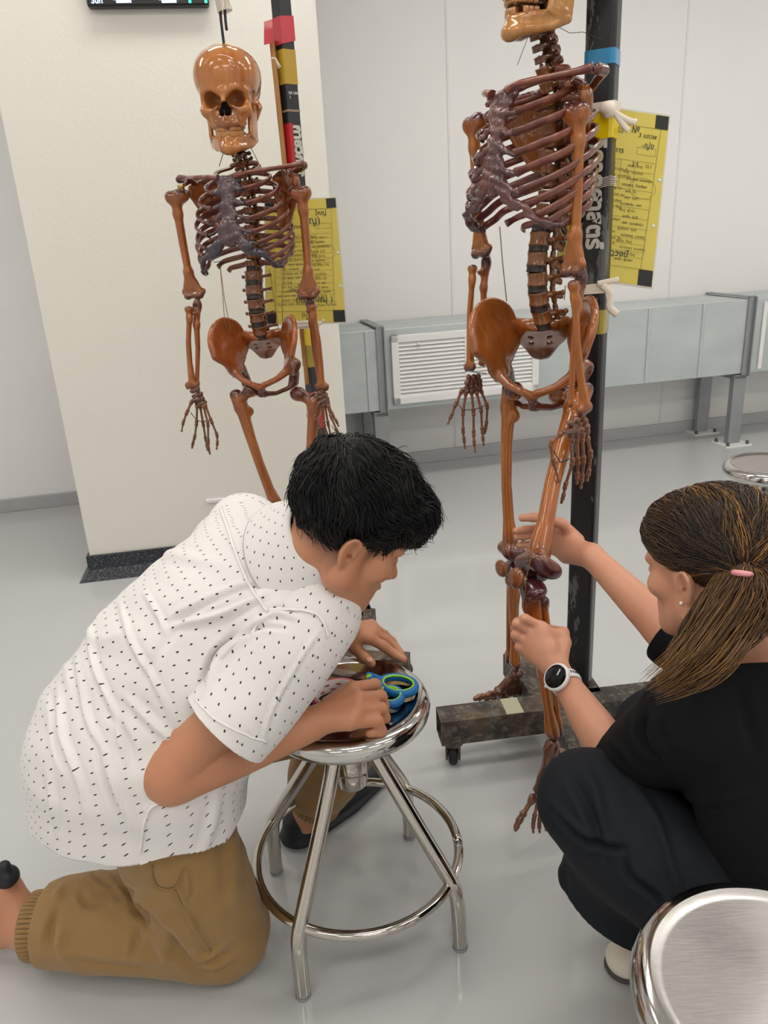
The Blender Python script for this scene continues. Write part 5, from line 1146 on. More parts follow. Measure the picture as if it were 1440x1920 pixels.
# left hand, open on the far rim
lw = larm[-1]; k2 = [G(690, 1196, .562), G(698, 1188, .560), G(700, 1180, .556), G(696, 1172, .552)]
palm(man, lw, k2, .0135)
finger(man, [k2[0], G(719, 1211, .540), G(739, 1226, .522), G(756, 1236, .514)], .0108, .0082); finger(man, [k2[1], G(722, 1199, .536), G(740, 1213, .518), G(752, 1226, .508)], .0108, .0082)
finger(man, [k2[2], G(720, 1190, .530), G(735, 1203, .510), G(744, 1216, .500)], .0105, .008); finger(man, [k2[3], G(712, 1184, .528), G(724, 1196, .508), G(730, 1206, .496)], .0095, .0075)
finger(man, [G(650, 1196, .57), G(664, 1212, .548), G(680, 1229, .528), G(696, 1243, .518)], .0140, .0094, .008)
hv, hf = man.surf(.0027, 1)
bm_ = mesh_np('person', hv, hf); q = HM.loc(hv)
st = np.clip(1-np.abs(q[:, 2]-(.005-.35*(q[:, 1]+.05)))/.05, 0, 1)*(q[:, 1] < -.012)*(np.linalg.norm(q, axis=1) < .15)*.85*(np.abs(q[:, 0]) < .074)
st = np.maximum(st, .8*np.exp(-((q[:, 1]-.028)/.009)**2-((q[:, 2]-.016)/.026)**2)*(np.abs(q[:, 0]) > .05)*(np.abs(q[:, 0]) < .074)); st = np.maximum(st, .95*np.exp(-((q[:, 2]-.0285-.06*np.abs(q[:, 0]))/.0042)**2)*(q[:, 1] > .06)*(np.abs(q[:, 0]) > .012)*(np.abs(q[:, 0]) < .052))
eye = np.exp(-((np.abs(q[:, 0])-.032)/.013)**2-((q[:, 2]-.003)/.0035)**2)*(q[:, 1] > .07); st = np.maximum(st, eye)
attr(bm_, 'stubble', np.clip(st, 0, 1)); attr(bm_, 'lip', np.clip(np.exp(-((q[:, 2]+.063)/.009)**2-((q[:, 0])/.02)**2)*(q[:, 1] > .085), 0, 1)*.7)
mano = put('person', bm_, M['skin_m']); add_props(mano, 'person in a white dotted short-sleeved shirt and khaki trousers, kneeling and leaning over the stool', 'person')
def child(name, me, mat): return put(name, me, mat, mano)
for a, b in ((G(688, 1236, .5265), G(697, 1243, .523)),):
    s = Sculpt(); s.ell(lerp(a, b, .5)+V3(0, 0, .0035), (.0058, .0078, .0028), rotm(V3(-.1, -.35, 1), b-a)[[1, 0, 2]], k=0); child('fingernail', s.mesh('fingernail', .0012), M['nail'])
# trousers
def trouser_leg(S, pts, rs, k=.04): S.tubes(pts, rs, 6, k=k)
T = Sculpt(); T.ell(hipc+V3(0, 0, -.01), (.148, .128, .13), np.stack([ax_, chest, sp_]), k=.03)
trouser_leg(T, [rhip+V3(-.01, 0, 0), lerp(rhip, rkne, .5)+V3(.0, -.005, -.01), rkne+V3(.002, 0, .012)], [.094, .100, .088]); trouser_leg(T, [rkne+V3(0, 0, .005), lerp(rkne, rank, .30)+V3(0, 0, .022), lerp(rkne, rank, .62)+V3(0, 0, .022), lerp(rkne, rank, .86)+V3(0, 0, .012), lerp(rkne, rank, .93), lerp(rkne, rank, 1.06)], [.082, .092, .088, .076, .056, .054], .03)
trouser_leg(T, [lhip, lerp(lhip, lkne, .5), lkne], [.095, .098, .085]); trouser_leg(T, [lkne, lerp(lkne, lank, .35), lerp(lkne, lank, .7), lerp(lkne, lank, .86), lerp(lkne, lank, .98)], [.084, .088, .080, .062, .054], .03)
T.disp(lambda X, Y, Z: .0035*wob(X, Y, Z, 38, 11)+.0012*wob(X, Y, Z, 110, 12))
T.clip(lambda X, Y, Z: .004-Z)
v, f = T.surf(.0045, 1)
v = folds(v, f, [([(345, 1625), (352, 1668), (342, 1685)], 6, .004), ([(285, 1640), (290, 1660), (310, 1670), (335, 1665)], 5, -.003), ([(335, 1665), (360, 1730), (402, 1790)], 4, .004), ([(245, 1680), (262, 1705), (300, 1745), (345, 1795), (385, 1825)], 11, -.011), ([(262, 1735), (255, 1770), (248, 1800)], 8, -.006), ([(355, 1800), (400, 1800), (440, 1780)], 5, -.006), ([(362, 1815), (405, 1812), (450, 1790)], 4, .004), ([(350, 1790), (390, 1790), (430, 1765)], 4, .005),
                  ([(110, 1700), (95, 1745), (90, 1780)], 8, -.008), ([(120, 1660), (100, 1690)], 8, .006), ([(150, 1670), (165, 1695), (200, 1690)], 8, -.006), ([(120, 1740), (112, 1775), (125, 1800)], 9, .006), ([(170, 1625), (190, 1650), (220, 1660)], 6, -.005), ([(200, 1640), (230, 1675), (245, 1690)], 6, .004), ([(300, 1720), (310, 1780), (305, 1820)], 10, .004), ([(425, 1500), (438, 1600), (440, 1700)], 12, .005), ([(452, 1560), (458, 1650)], 6, -.003), ([(200, 1700), (240, 1690), (300, 1700)], 9, .005), ([(130, 1800), (220, 1812), (300, 1820)], 7, -.004)])
dR_k = unit(rank-rkne); dL_k = unit(lank-lkne)
cut = lambda v: np.maximum(((v-lerp(rkne, rank, .965)) @ dR_k)*((np.linalg.norm(v-rank, axis=1) < .16)*2-1.0)*1.0, np.where(np.linalg.norm(v-lank, axis=1) < .13, (v-lerp(lkne, lank, .93)) @ dL_k, -1)) if False else np.where(np.linalg.norm(v-rank, axis=1) < .12, (v-lerp(rkne, rank, .91)) @ dR_k, np.where(np.linalg.norm(v-lank, axis=1) < .12, (v-lerp(lkne, lank, .89)) @ dL_k, -1.0))
v, f = trim(v, f, cut)
tro = child('trousers', shell('trousers', v, f, .003), M['khaki'])
# elasticated cuff with gathered ribs
def cuff(c0, c1, r, parent, n=46):
    ax = rotm(c1-c0); L = np.linalg.norm(c1-c0); vs = []; rows = 9; N_ = n*4
    for i in range(rows):
        t = i/(rows-1)
        for k in range(N_):
            a = 2*PI*k/N_; rr = r*(1+.030*math.cos(n*a+.8*math.sin(3*a+2*t))*(1-.55*math.exp(-((t-.5)/.07)**2))-.03*math.exp(-((t-.5)/.06)**2)+.02*(t == 0 or t == 1)*-1)
            vs.append(np.array(c0)+ax[2]*L*t+rr*(math.cos(a)*ax[0]+math.sin(a)*ax[1]))
    fs = np.array([(i*N_+k, i*N_+(k+1) % N_, (i+1)*N_+(k+1) % N_, (i+1)*N_+k) for i in range(rows-1) for k in range(N_)])
    return put('cuff', shell('cuff', np.array(vs), fs, .004, offset=1), M['khaki'], parent)
cuff(lerp(rkne, rank, .885)+V3(0, 0, .006), lerp(rkne, rank, 1.0)+V3(0, 0, .003), .058, tro); cuff(lerp(lkne, lank, .87), lerp(lkne, lank, .97), .056, tro)
def seam(pts, mesh_v, mesh_f, r, name, mat, parent, lift=.0015):
    """thin raised seam that lies on a garment"""
    p, z = project(mesh_v); n = vnormals(mesh_v, mesh_f); vis = ((np.array([0, 0, CAMH])-mesh_v)*n).sum(1) > 0; out = []
    for q in smooth_path(pts, 5):
        d = np.linalg.norm(p-q, axis=1)+np.where(vis, 0, 1e6); c = np.argsort(d)[:12]; c = c[z[c] < z[c].min()+.03]; out.append((mesh_v[c]+n[c]*lift).mean(0))
    m = MB(); m.tube(smooth_path(out, 2), r, 6, flat=((0, 0, 1), .6)); return m.build(name, mat, parent)
seam([(322, 1665), (345, 1700), (368, 1738), (398, 1790)], v, f, .0022, 'seam', M['khaki'], tro)
seam([(285, 1622), (288, 1650), (305, 1666), (330, 1662), (345, 1628)], v, f, .0018, 'pocket_seam', M['khaki'], tro)
# sandals
s = Sculpt(); a, b = heelR+V3(-.012, -.01, .052), toeR+V3(-.09, .03, .012); s.cap(P(-30, 1690, 1.165), P(18, 1640, 1.155), .022, .02, .01, ((.7, 0, .7), .7)).cap(P(-40, 1660, 1.165), P(8, 1625, 1.155), .012, .012, .006); child('sandal', s.mesh('sandal', .0035), M['sandal'])
s = Sculpt(); upz = V3(0, 0, 1); s.chain([hlL+V3(0, 0, -.022), lerp(hlL, toL, .5)+V3(.008, 0, -.02), toL+V3(0, 0, -.014)], [.046, .048, .044], .0, ((0, 0, 1), .32)).chain([lerp(hlL, toL, .35)+V3(0, 0, .006), lerp(hlL, toL, .7)+V3(0, 0, .006), toL+V3(0, 0, .004)], [.044, .045, .038], .006, ((0, 0, 1), .72)).cap(hlL+V3(0, 0, -.01), hlL+V3(0, 0, .012), .040, .036, .01); s.clip(lambda X, Y, Z: .003-Z); child('sandal', s.mesh('sandal', .0035), M['sandal'])
# shirt
SB = np.stack([ax_, chest, sp_]); Sh = Sculpt(); nax = unit(unit(HM(0, -.02, -.03)-nb)*.8+sp_*.3)
va0 = unit(relb-rsh)
lb = hipc-chest*.06+V3(-.02, 0, .10)
Sh.ell(lerp(hipc, shc, .30)-chest*.005, (.168, .135, .20), SB, k=.04).ell(lerp(hipc, shc, .66)-chest*.006, (.176, .135, .19), SB, k=.06).ell(lerp(hipc, shc, .9)-chest*.004, (.185, .118, .12), SB, k=.06).cap(rsh-ax_*.03-chest*.004, lsh+ax_*.03-chest*.004, .076, .074, .05).cap(nb-nax*.05, nb+nax*.06, .100, .072, .05)
hx = V3(math.cos(.2), math.sin(.2), 0); axh = unit(V3(ax_[0], ax_[1], 0)); fwh = V3(-axh[1], axh[0], 0)
skc = hipc+fwh*.004-axh*.004
def skirt(X, Y, Z):
    x, y = X-skc[0], Y-skc[1]; a = x*fwh[0]+y*fwh[1]; b = x*axh[0]+y*axh[1]; t = np.sin(np.clip((.70-Z)/.20, 0.001, 1)*PI/2); t2 = np.clip((.52-Z)/.2, 0, 1)
    ra = .03+.142*t+.016*t2; rb = .03+.156*t+.022*t2; a = a+.02*t
    q = np.sqrt((a/ra)**2+(b/rb)**2); return np.maximum((q-1)*.9*np.minimum(ra, rb), np.maximum(Z-.70, .26-Z))
Sh._a(skirt, skc+V3(-.3, -.3, -.22), skc+V3(.3, .3, .20), .10, '+')
Sl = Sculpt(); Sl.tubes([rsh-va0*.03, rsh+va0*.03, lerp(rsh, relb, .35)+V3(.008, 0, -.004), lerp(rsh, relb, .64)+V3(.014, -.004, -.002), lerp(rsh, relb, .85)+V3(.022, -.004, .0)], [.070, .077, .079, .079, .079], 5, k=0)
Sll = Sculpt(); Sll.tubes([lsh, lerp(larm[0], larm[1], .5), lerp(larm[0], larm[1], .9), larm[1]+V3(.02, 0, -.05)], [.076, .076, .074, .07], 5, k=0)
Sh.ell(lerp(hipc, shc, .48)-chest*.050, (.155, .120, .20), SB, k=.06)
Sh.disp(lambda X, Y, Z: .0030*wob(X*1.0, Y, Z*.55, 42, 21)+.0012*wob(X, Y, Z, 95, 22))
FOLDS = [([(500, 1112), (420, 1150), (320, 1175)], 7, .009), ([(505, 1090), (440, 1110), (350, 1150), (315, 1172)], 6, -.006), ([(165, 1135), (175, 1240), (215, 1340), (235, 1430)], 5, .006), ([(225, 1130), (245, 1200), (290, 1280), (330, 1360)], 5, .006), ([(270, 1110), (300, 1160), (310, 1190)], 5, .005), ([(110, 1290), (118, 1380), (150, 1470), (160, 1530)], 6, .006), ([(95, 1300), (108, 1400), (125, 1450)], 5, -.005), ([(205, 1330), (240, 1390), (250, 1440)], 7, -.005), ([(230, 1300), (290, 1360), (340, 1400)], 8, .005),
                  ([(195, 1420), (225, 1500), (250, 1560)], 6, .005), ([(180, 1380), (195, 1460), (225, 1530)], 5, -.004), ([(470, 1180), (420, 1230), (385, 1300)], 8, .007), ([(440, 1190), (400, 1230), (378, 1290)], 6, -.009), ([(600, 1180), (560, 1240), (510, 1330), (490, 1400)], 4, .004), ([(560, 1160), (520, 1150), (480, 1165)], 6, .006), ([(540, 1180), (490, 1175), (450, 1195)], 5, -.005), ([(365, 1130), (300, 1220), (260, 1300)], 9, -.003), ([(330, 1400), (300, 1440), (290, 1480)], 9, -.007), ([(310, 1450), (300, 1490), (275, 1520)], 6, .005), ([(250, 1020), (330, 1040), (420, 1060)], 10, .003), ([(90, 1440), (100, 1520), (110, 1570)], 6, .005), ([(410, 1480), (400, 1540), (380, 1600)], 9, .004), ([(150, 1270), (165, 1350), (200, 1420)], 6, .005), ([(130, 1220), (140, 1300)], 6, -.004)]
v, f = Sh.surf(.0045, 1); v = folds(v, f, FOLDS)
va = unit(relb-rsh); vl = unit(larm[1]-lsh)
proj_cut = lambda v: None
def hem(v):
    q = v-hipc; a = q @ fwh; b = q @ axh
    hz = np.interp(a, [-.22, -.12, 0, .09, .15, .20, .25], [.402, .420, .396, .366, .378, .42, .49])+.006*np.sin(a*30+b*8)
    bot = np.where(v[:, 2] < .56, hz-v[:, 2], -1.0)
    rn = v-nb; nk = rn @ nax-.046; dn_ = np.linalg.norm(rn-((rn @ nax)[:, None]*nax), axis=1); return np.maximum(bot, np.minimum(nk, .098-dn_))
v, f = trim(v, f, hem); n_s = vnormals(v, f)
def shirt_uv(me, v, f, uv):
    at_ = me.attributes.new('uvm', 'FLOAT_VECTOR', 'CORNER'); cuv = uv[f.ravel()].reshape(-1, 4, 3); w = cuv[:, :, 0].max(1)-cuv[:, :, 0].min(1) > .3
    cuv[w, :, 0] = np.where(cuv[w, :, 0] < 0, cuv[w, :, 0]+2*PI*.175, cuv[w, :, 0]); at_.data.foreach_set('vector', cuv.astype(np.float32).ravel())
cz = hipc+np.clip((v-hipc) @ sp_, 0, 9)[:, None]*sp_; w_ = v-cz; th = np.arctan2(w_ @ -chest, w_ @ ax_); wt = np.clip((v[:, 2]-.46)/.26, 0, 1); wt = wt*wt*(3-2*wt)
uvt = np.stack([th*.175, wt*((v-hipc) @ sp_)+(1-wt)*(v[:, 2]-.62)*1.0, 0*th], 1)
me = mesh_np('shirt', v, f); shirt_uv(me, v, f, uvt); shi = child('shirt', me, M['shirt'])
def sleeve(Sx, a0, a1, cut):
    Sx.disp(lambda X, Y, Z: .0022*wob(X, Y, Z, 45, 23)); sv, sf = Sx.surf(.0042, 1); sv = folds(sv, sf, FOLDS); ax = unit(a1-a0); L = np.linalg.norm(a1-a0)
    sv, sf = trim(sv, sf, lambda q: (q-a0) @ ax-L*cut); r = sv-a0; s_ = r @ ax; ex = unit(np.cross(ax, V3(0, 0, 1))); ey = np.cross(ax, ex)
    me = mesh_np('sleeve', sv, sf); shirt_uv(me, sv, sf, np.stack([np.arctan2(r @ ey, r @ ex)*.080, s_, 0*s_], 1)); o = put('sleeve', me, M['shirt'], shi); md = o.modifiers.new('cloth', 'SOLIDIFY'); md.thickness = .0022; md.offset = -1; return sv, sf
slv_, slf_ = sleeve(Sl, rsh, relb, .64); sleeve(Sll, lsh, larm[1], .75)
md_ = shi.modifiers.new('cloth', 'SOLIDIFY'); md_.thickness = .0022; md_.offset = -1
shv, shf = v, f
wh = plain('white_seam_cloth', (232, 229, 227), .75, var=.02); M['seamwhite'] = wh
seam([(412, 948), (430, 1000), (452, 1060), (476, 1110), (503, 1146)], v, f, .0028, 'yoke_seam', wh, shi); 
seam([(338, 1460), (325, 1480), (278, 1520), (268, 1560), (262, 1600)], v, f, .0032, 'side_seam', wh, shi)
seam([(470, 1190), (500, 1150), (540, 1143), (580, 1146), (604, 1160), (615, 1195)], slv_, slf_, .0030, 'shoulder_seam', wh, shi); seam([(366, 1310), (400, 1345), (450, 1372), (502, 1392)], slv_, slf_, .0016, 'cuff_seam', wh, shi)
# collar: stand-and-fall band round the neck
cax = rotm(nax, ax_); cc_ = nb+cax[2]*.022; rows = [(.064, .040), (.066, .054), (.070, .052), (.082, .028), (.096, .000), (.108, -.026)]; vs = []
n_ = 72
for ri, (r_, z_) in enumerate(rows):
    for k in range(n_):
        a = 2*PI*k/n_; fr_ = cax[0]*math.cos(a)*1.02+cax[1]*math.sin(a); frontness = np.dot(fr_, chest); vs.append(cc_+fr_*r_*(1+.10*max(0, frontness))+cax[2]*(z_-.018*max(0, frontness)))
cv = np.array(vs); cf = np.array([(i*n_+k, i*n_+(k+1) % n_, (i+1)*n_+(k+1) % n_, (i+1)*n_+k) for i in range(len(rows)-1) for k in range(n_)])
me = mesh_np('collar', cv, cf); attr(me, 'uvm', np.stack([np.tile(np.arange(n_)*2*PI/n_*.085, len(rows)), np.repeat([r[1]*1.6 for r in rows], n_), np.zeros(len(cv))], 1)); co = put('collar', me, M['shirt'], shi); md_ = co.modifiers.new('cloth', 'SOLIDIFY'); md_.thickness = .0025; md_ = co.modifiers.new('sub', 'SUBSURF'); md_.levels = 1; md_.render_levels = 1
# hair
HS = Sculpt(); h = HM; e = lambda c, r, k=.02, mode='+': HS.ell(h(*c), np.array(r)*h.k, h.R, k=k, mode=mode)
e((0, -.016, .058), (.083, .098, .086), 0); e((0, .048, .090), (.074, .062, .044), .03); e((0, .078, .062), (.064, .034, .040), .025); e((0, -.045, .075), (.074, .064, .064), .03)
e((0, .135, -.020), (.10, .052, .066), .02, '-'); e((0, .06, -.138), (.2, .2, .105), .02, '-')
for sx in (-1, 1): e((sx*.096, .004, -.026), (.030, .046, .062), .012, '-')
e((0, -.015, .105), (.060, .065, .044), .03)
HS.disp(lambda X, Y, Z: .004*wob(X, Y, Z, 90, 31)+.0025*wob(X, Y, Z, 200, 32))
v, f = HS.surf(.004, 1); n = vnormals(v, f); me = mesh_np('hair', v, f); attr(me, 'tone', np.clip(.25+.25*wob(v[:, 0], v[:, 1], v[:, 2], 160, 3), 0, 1)); hair = child('hair', me, M['hair_m'])
rng = np.random.default_rng(5); near = Near(v, n); crown = h(.012, -.065, .135)
def field(q):
    d = q-crown; l = h.loc(q[None])[0]; d = unit(d)+h.y*(.9 if l[2] > .02 else .35)-h.z*.5*(l[1] > .07)-h.z*.25; w_ = [math.sin(60*l[0]+45*l[1]+i*2.1)+math.sin(38*l[2]-70*l[1]+i) for i in range(3)]; return unit(d+.55*np.array(w_))
idx = rng.choice(len(v), 5200); idx = [i for i in idx if h.loc(v[i][None])[0][2] > -.035]
paths = comb(v, n, near, idx, field, 10, .0075, .005, rng, .8, .003)
tips = []
for p in paths:                                              # free ends stand off a little
    j = rng.normal(size=3)*.0045; w = np.linspace(0, 1, 10)[:, None]**2; tips.append(p+j*w)
strands('hair_strands', tips, rng.uniform(.0006, .0013, len(tips)), np.clip(rng.normal(.35, .25, len(tips)), 0, 1), M['hair_m'], hair)['kind'] = 'stuff'
# ================================================================ the crouching woman
wc7 = P(1412, 1232, .98); wf = unit(V3(-.45, .89, 0)); wl = np.cross((0, 0, 1), wf); 
wls = P(1296, 1350, .94); wrs = wc7+V3(.125, .09, -.05)
wle = P(1163, 1438, 1.07); wlw = P(1053, 1268, 1.27)
wre = P(1272, 1205, 1.24); wrw = P(1108, 1042, 1.46)
wpc = V3(.66, .80, .27); wlh = wpc+wl*.085; wrh = wpc-wl*.085
wlk = P(1106, 1506, 1.0); wrk = V3(.47, 1.13, .44); wla = G(1213, 1740, .085); wra = V3(.56, 1.02, .085)
HW = Frame(P(1336, 1070, 1.05), (-.52*.97, .85*.97, -.22), (0.05, 0, 1), .95, roll=math.radians(-3))
wsp = unit(lerp(wls, wrs, .5)-wpc); wax = unit(wls-wrs); wfr = unit(np.cross(wax, wsp)); wfr = wfr if np.dot(wfr, wf) > 0 else -wfr
wm = lerp(wls, wrs, .5); WB = np.stack([wax, wfr, wsp])
wo = Sculpt(); wo.ell(wpc, (.15, .115, .12), WB, k=.03).ell(lerp(wpc, wm, .4), (.12, .085, .14), WB, k=.05).ell(lerp(wpc, wm, .78), (.135, .088, .14), WB, k=.05).cap(wls, wrs, .046, .046, .04)
head(wo, HW, True); wo.cap(wc7+wfr*.02+wsp*(-.01), HW(0, -.03, -.03), .050, .046, .02)
arm(wo, [wls, lerp(wls, wle, .5), wle, lerp(wle, wlw, .35), lerp(wle, wlw, .8), wlw], [.046, .042, .038, .037, .0275, .0245]); arm(wo, [wrs, lerp(wrs, wre, .5), wre, lerp(wre, wrw, .3), lerp(wre, wrw, .75), wrw], [.046, .042, .037, .037, .029, .0245])
arm(wo, [wlh, wlk], [.08, .055], .03); arm(wo, [wlk, lerp(wlk, wla, .4), wla], [.052, .05, .032]); arm(wo, [wrh, wrk], [.08, .055], .03); arm(wo, [wrk, lerp(wrk, wra, .4), wra], [.052, .05, .032])
wto = G(1176, 1790, .03); whe = wla+V3(.035, .03, -.045); wo.chain([whe, lerp(whe, wto, .5), wto], [.03, .03, .022], .02).cap(wla, whe, .03, .03, .02); wo.cap(wra, wra+V3(-.13, .08, -.05), .03, .025, .02)
# left hand gripping the shin bone: back of the hand towards us
dk = 1.335
mk = [P(1016, 1176, dk), P(999, 1186, dk), P(990, 1205, dk-.004), P(992, 1226, dk-.008)]; pk = [P(984, 1160, dk+.004), P(969, 1170, dk+.006), P(967, 1190, dk+.004), P(974, 1212, dk)]
palm(wo, wlw, mk, .0135)
tp = [P(970, 1166, dk+.035), P(966, 1178, dk+.045), P(970, 1198, dk+.045), P(978, 1218, dk+.04)]; te = [P(985, 1170, dk+.06), P(985, 1184, dk+.07), P(988, 1203, dk+.07), P(993, 1222, dk+.062)]
for a, b, c, d in zip(mk, pk, tp, te): finger(wo, [a, b, c, d], .0102, .0076)
wo.cap(lerp(wlw, mk[0], .55), P(1046, 1200, dk), .014, .012, .012).cap(lerp(wlw, mk[0], .9), P(1050, 1190, dk), .0105, .0105, .012)
finger(wo, [lerp(wlw, mk[0], .25)+V3(.008, 0, 0), P(1059, 1205, dk-.012), P(1056, 1186, dk+.008), P(1030, 1180, dk+.05), P(1010, 1184, dk+.06)], .0135, .0085, .010)
# right hand behind the thigh bone
d2 = 1.55
mr = [P(1047, 988, d2), P(1040, 1000, d2-.004), P(1038, 1016, d2-.008), P(1042, 1032, d2-.012)]; palm(wo, wrw, mr, .0130)
wo.cap(wrw, P(1062, 1045, d2-.03), .020, .014, .02)
finger(wo, [mr[0], P(1010, 990, d2), P(985, 993, d2-.006), P(968, 995, d2-.014)], .0098, .0075); finger(wo, [mr[1], P(1006, 1003, d2), P(982, 1006, d2-.006), P(969, 1007, d2-.012)], .0098, .0075)
finger(wo, [mr[2], P(1008, 1018, d2), P(988, 1022, d2-.004), P(974, 1022, d2-.01)], .0095, .0072); finger(wo, [mr[3], P(1014, 1034, d2), P(1000, 1037, d2)], .0085, .0068)
finger(wo, [P(1085, 1012, d2-.03), P(1054, 982, d2-.035), P(1020, 972, d2-.04), P(1000, 970, d2-.02), P(979, 971, d2-.01)], .0125, .0085, .010)
wv, wF = wo.surf(.0027, 1); me = mesh_np('person', wv, wF); q = HW.loc(wv); attr(me, 'stubble', np.zeros(len(wv))); attr(me, 'lip', np.clip(.8*np.exp(-((q[:, 2]+.063)/.009)**2-((q[:, 0])/.02)**2)*(q[:, 1] > .085), 0, 1))
wom = put('person', me, M['skin_w']); add_props(wom, 'person in black with streaked brown hair, crouching and gripping the leg of a skeleton', 'person')
def wchild(name, me, mat, parent=None): return put(name, me, mat, parent or wom)
# black top
Tp = Sculpt(); Tp.ell(lerp(wpc, wm, .22), (.178, .140, .20), WB, k=.04).ell(wpc+wsp*.02, (.190, .162, .12), WB, k=.04).ell(lerp(wpc, wm, .62), (.160, .112, .17), WB, k=.05).ell(lerp(wpc, wm, .88), (.150, .098, .11), WB, k=.05).cap(wls-wax*.02, wrs+wax*.02, .066, .066, .04).cap(wc7-wsp*.04, wc7+wsp*.02, .085, .062, .04)
Tp.tubes([wls, lerp(wls, wle, .45)+V3(0, 0, -.004), lerp(wls, wle, .9), wle, lerp(wle, wlw, .30), lerp(wle, wlw, .5)], [.068, .066, .062, .060, .056, .054], 5, k=.03)
Tp.tubes([wrs, lerp(wrs, wre, .5), wre, lerp(wre, wrw, .12), lerp(wre, wrw, .4)], [.068, .062, .056, .056, .05], 5, k=.03)
Tp.disp(lambda X, Y, Z: .003*wob(X, Y, Z, 36, 41)+.001*wob(X, Y, Z, 100, 42)); v, f = Tp.surf(.0045, 1)
v = folds(v, f, [([(1212, 1335), (1205, 1365), (1215, 1400), (1240, 1430)], 7, -.010), ([(1225, 1345), (1230, 1385), (1250, 1420)], 8, .007), ([(1140, 1385), (1170, 1410), (1190, 1440)], 6, .004), ([(1250, 1310), (1300, 1290), (1350, 1290)], 9, .003), ([(1250, 1480), (1320, 1500), (1400, 1490)], 10, .004), ([(1380, 1280), (1400, 1350), (1420, 1420)], 12, -.003)])
ul = unit(wlw-wle); ur = unit(wrw-wre); hpl = wpc-wsp*.045
def tcut(v):
    a = (v-lerp(wle, wlw, .08)) @ ul; a = np.where((np.linalg.norm(v-lerp(wle, wlw, .3), axis=1) < .14), a, -1.); b = (v-lerp(wre, wrw, .07)) @ ur; b = np.where(np.linalg.norm(v-lerp(wre, wrw, .25), axis=1) < .13, b, -1.)
    c = -((v-hpl) @ wsp); c = np.where(np.linalg.norm(v-wpc, axis=1) < .30, c, -1.); r = v-(wc7+wsp*.002); nk = r @ unit(wsp*.9-wfr*.0); rd = r-(r @ wsp)[:, None]*wsp; fr = rd @ wfr; lt = rd @ wax
    nk = np.where(np.linalg.norm(rd, axis=1) < .12, nk+.022*np.clip(1-np.abs(lt)/.06, 0, 1)*(fr < .0)-.004, -1.)
    return np.maximum(np.maximum(a, b), np.maximum(c, nk))
v, f = trim(v, f, tcut); top = wchild('top', shell('top', v, f, .003), M['blackcloth'])
# trousers, wide in the leg
Tw = Sculpt(); Tw.ell(wpc, (.18, .15, .15), WB, k=.03)
Tw.tubes([wlh, lerp(wlh, wlk, .5)+V3(0, 0, -.01), lerp(wlh, wlk, .9), wlk+V3(-.004, 0, .004)], [.12, .105, .085, .070], 5, k=.03); Tw.tubes([wlk, lerp(wlk, wla, .3)+V3(.004, -.012, 0), lerp(wlk, wla, .65)+V3(-.03, -.012, .0), lerp(wlk, wla, 1.05)+V3(-.058, -.012, .0)], [.068, .082, .090, .098], 5, k=.05)
Tw.tubes([wrh, lerp(wrh, wrk, .5), wrk], [.12, .105, .078], 5, k=.03); Tw.tubes([wrk, lerp(wrk, wra, .4), lerp(wrk, wra, 1.0)], [.078, .09, .10], 5, k=.04)
Tw.disp(lambda X, Y, Z: .004*wob(X, Y, Z, 30, 51)+.001*wob(X, Y, Z, 95, 52)); v, f = Tw.surf(.005, 1)
v = folds(v, f, [([(1060, 1440), (1090, 1490), (1120, 1560), (1125, 1620)], 9, -.007), ([(1090, 1430), (1120, 1490), (1135, 1560)], 9, .006), ([(1040, 1520), (1090, 1570), (1150, 1590), (1172, 1588)], 7, -.009), ([(1172, 1590), (1180, 1640), (1230, 1680), (1250, 1715)], 7, -.008), ([(1030, 1500), (1070, 1545), (1110, 1570)], 7, .005), ([(1180, 1460), (1230, 1540), (1260, 1630), (1290, 1720)], 10, .007), ([(1320, 1490), (1360, 1580), (1410, 1680)], 9, -.008), ([(1345, 1490), (1385, 1580), (1430, 1660)], 9, .005), ([(1050, 1620), (1056, 1690)], 5, .004)])
def wcut(v):
    a = np.clip(.245-.66*(v[:, 0]-.25), .135, .26)-v[:, 2]; a = np.where(v[:, 2] < .30, a, -1.); b = (v-(wpc+wsp*.06)) @ wsp; b = np.where((np.linalg.norm(v-wpc, axis=1) < .22), b, -1.); return np.maximum(a, b)
v, f = trim(v, f, wcut); wchild('trousers', shell('trousers', v, f, .003), M['navy'])
# shoes
def shoe(h, t):
    d = unit(t-h); s = Sculpt(); s.chain([h+V3(0, 0, -.008), lerp(h, t, .5)+V3(0, 0, -.006), t+V3(0, 0, -.004)], [.036, .040, .036], .0, ((0, 0, 1), .8)).cap(h+V3(0, 0, .01), lerp(h, t, .3)+V3(0, 0, .012), .034, .032, .01); s.ell(lerp(h, t, .16)+V3(0, 0, .045), (.03, .026, .03), rotm(V3(0, 0, 1), d), k=.006, mode='-'); s.clip(lambda X, Y, Z: .010-Z); sh = wchild('shoe', s.mesh('shoe', .0028), M['shoe'])
    s = Sculpt(); s.chain([V3(h[0], h[1], .008), V3(*lerp(h, t, .5)[:2], .008), V3(t[0], t[1], .008)], [.0385, .0425, .0385], .0, ((0, 0, 1), .2)); s.clip(lambda X, Y, Z: .0012-Z); put('sole', s.mesh('sole', .003), M['sole'], sh); return sh
shoe(whe+V3(0, 0, .0), wto+V3(-.004, -.004, 0)); shoe(wra+V3(.03, 0, -.045), wra+V3(-.13, .08, -.05))
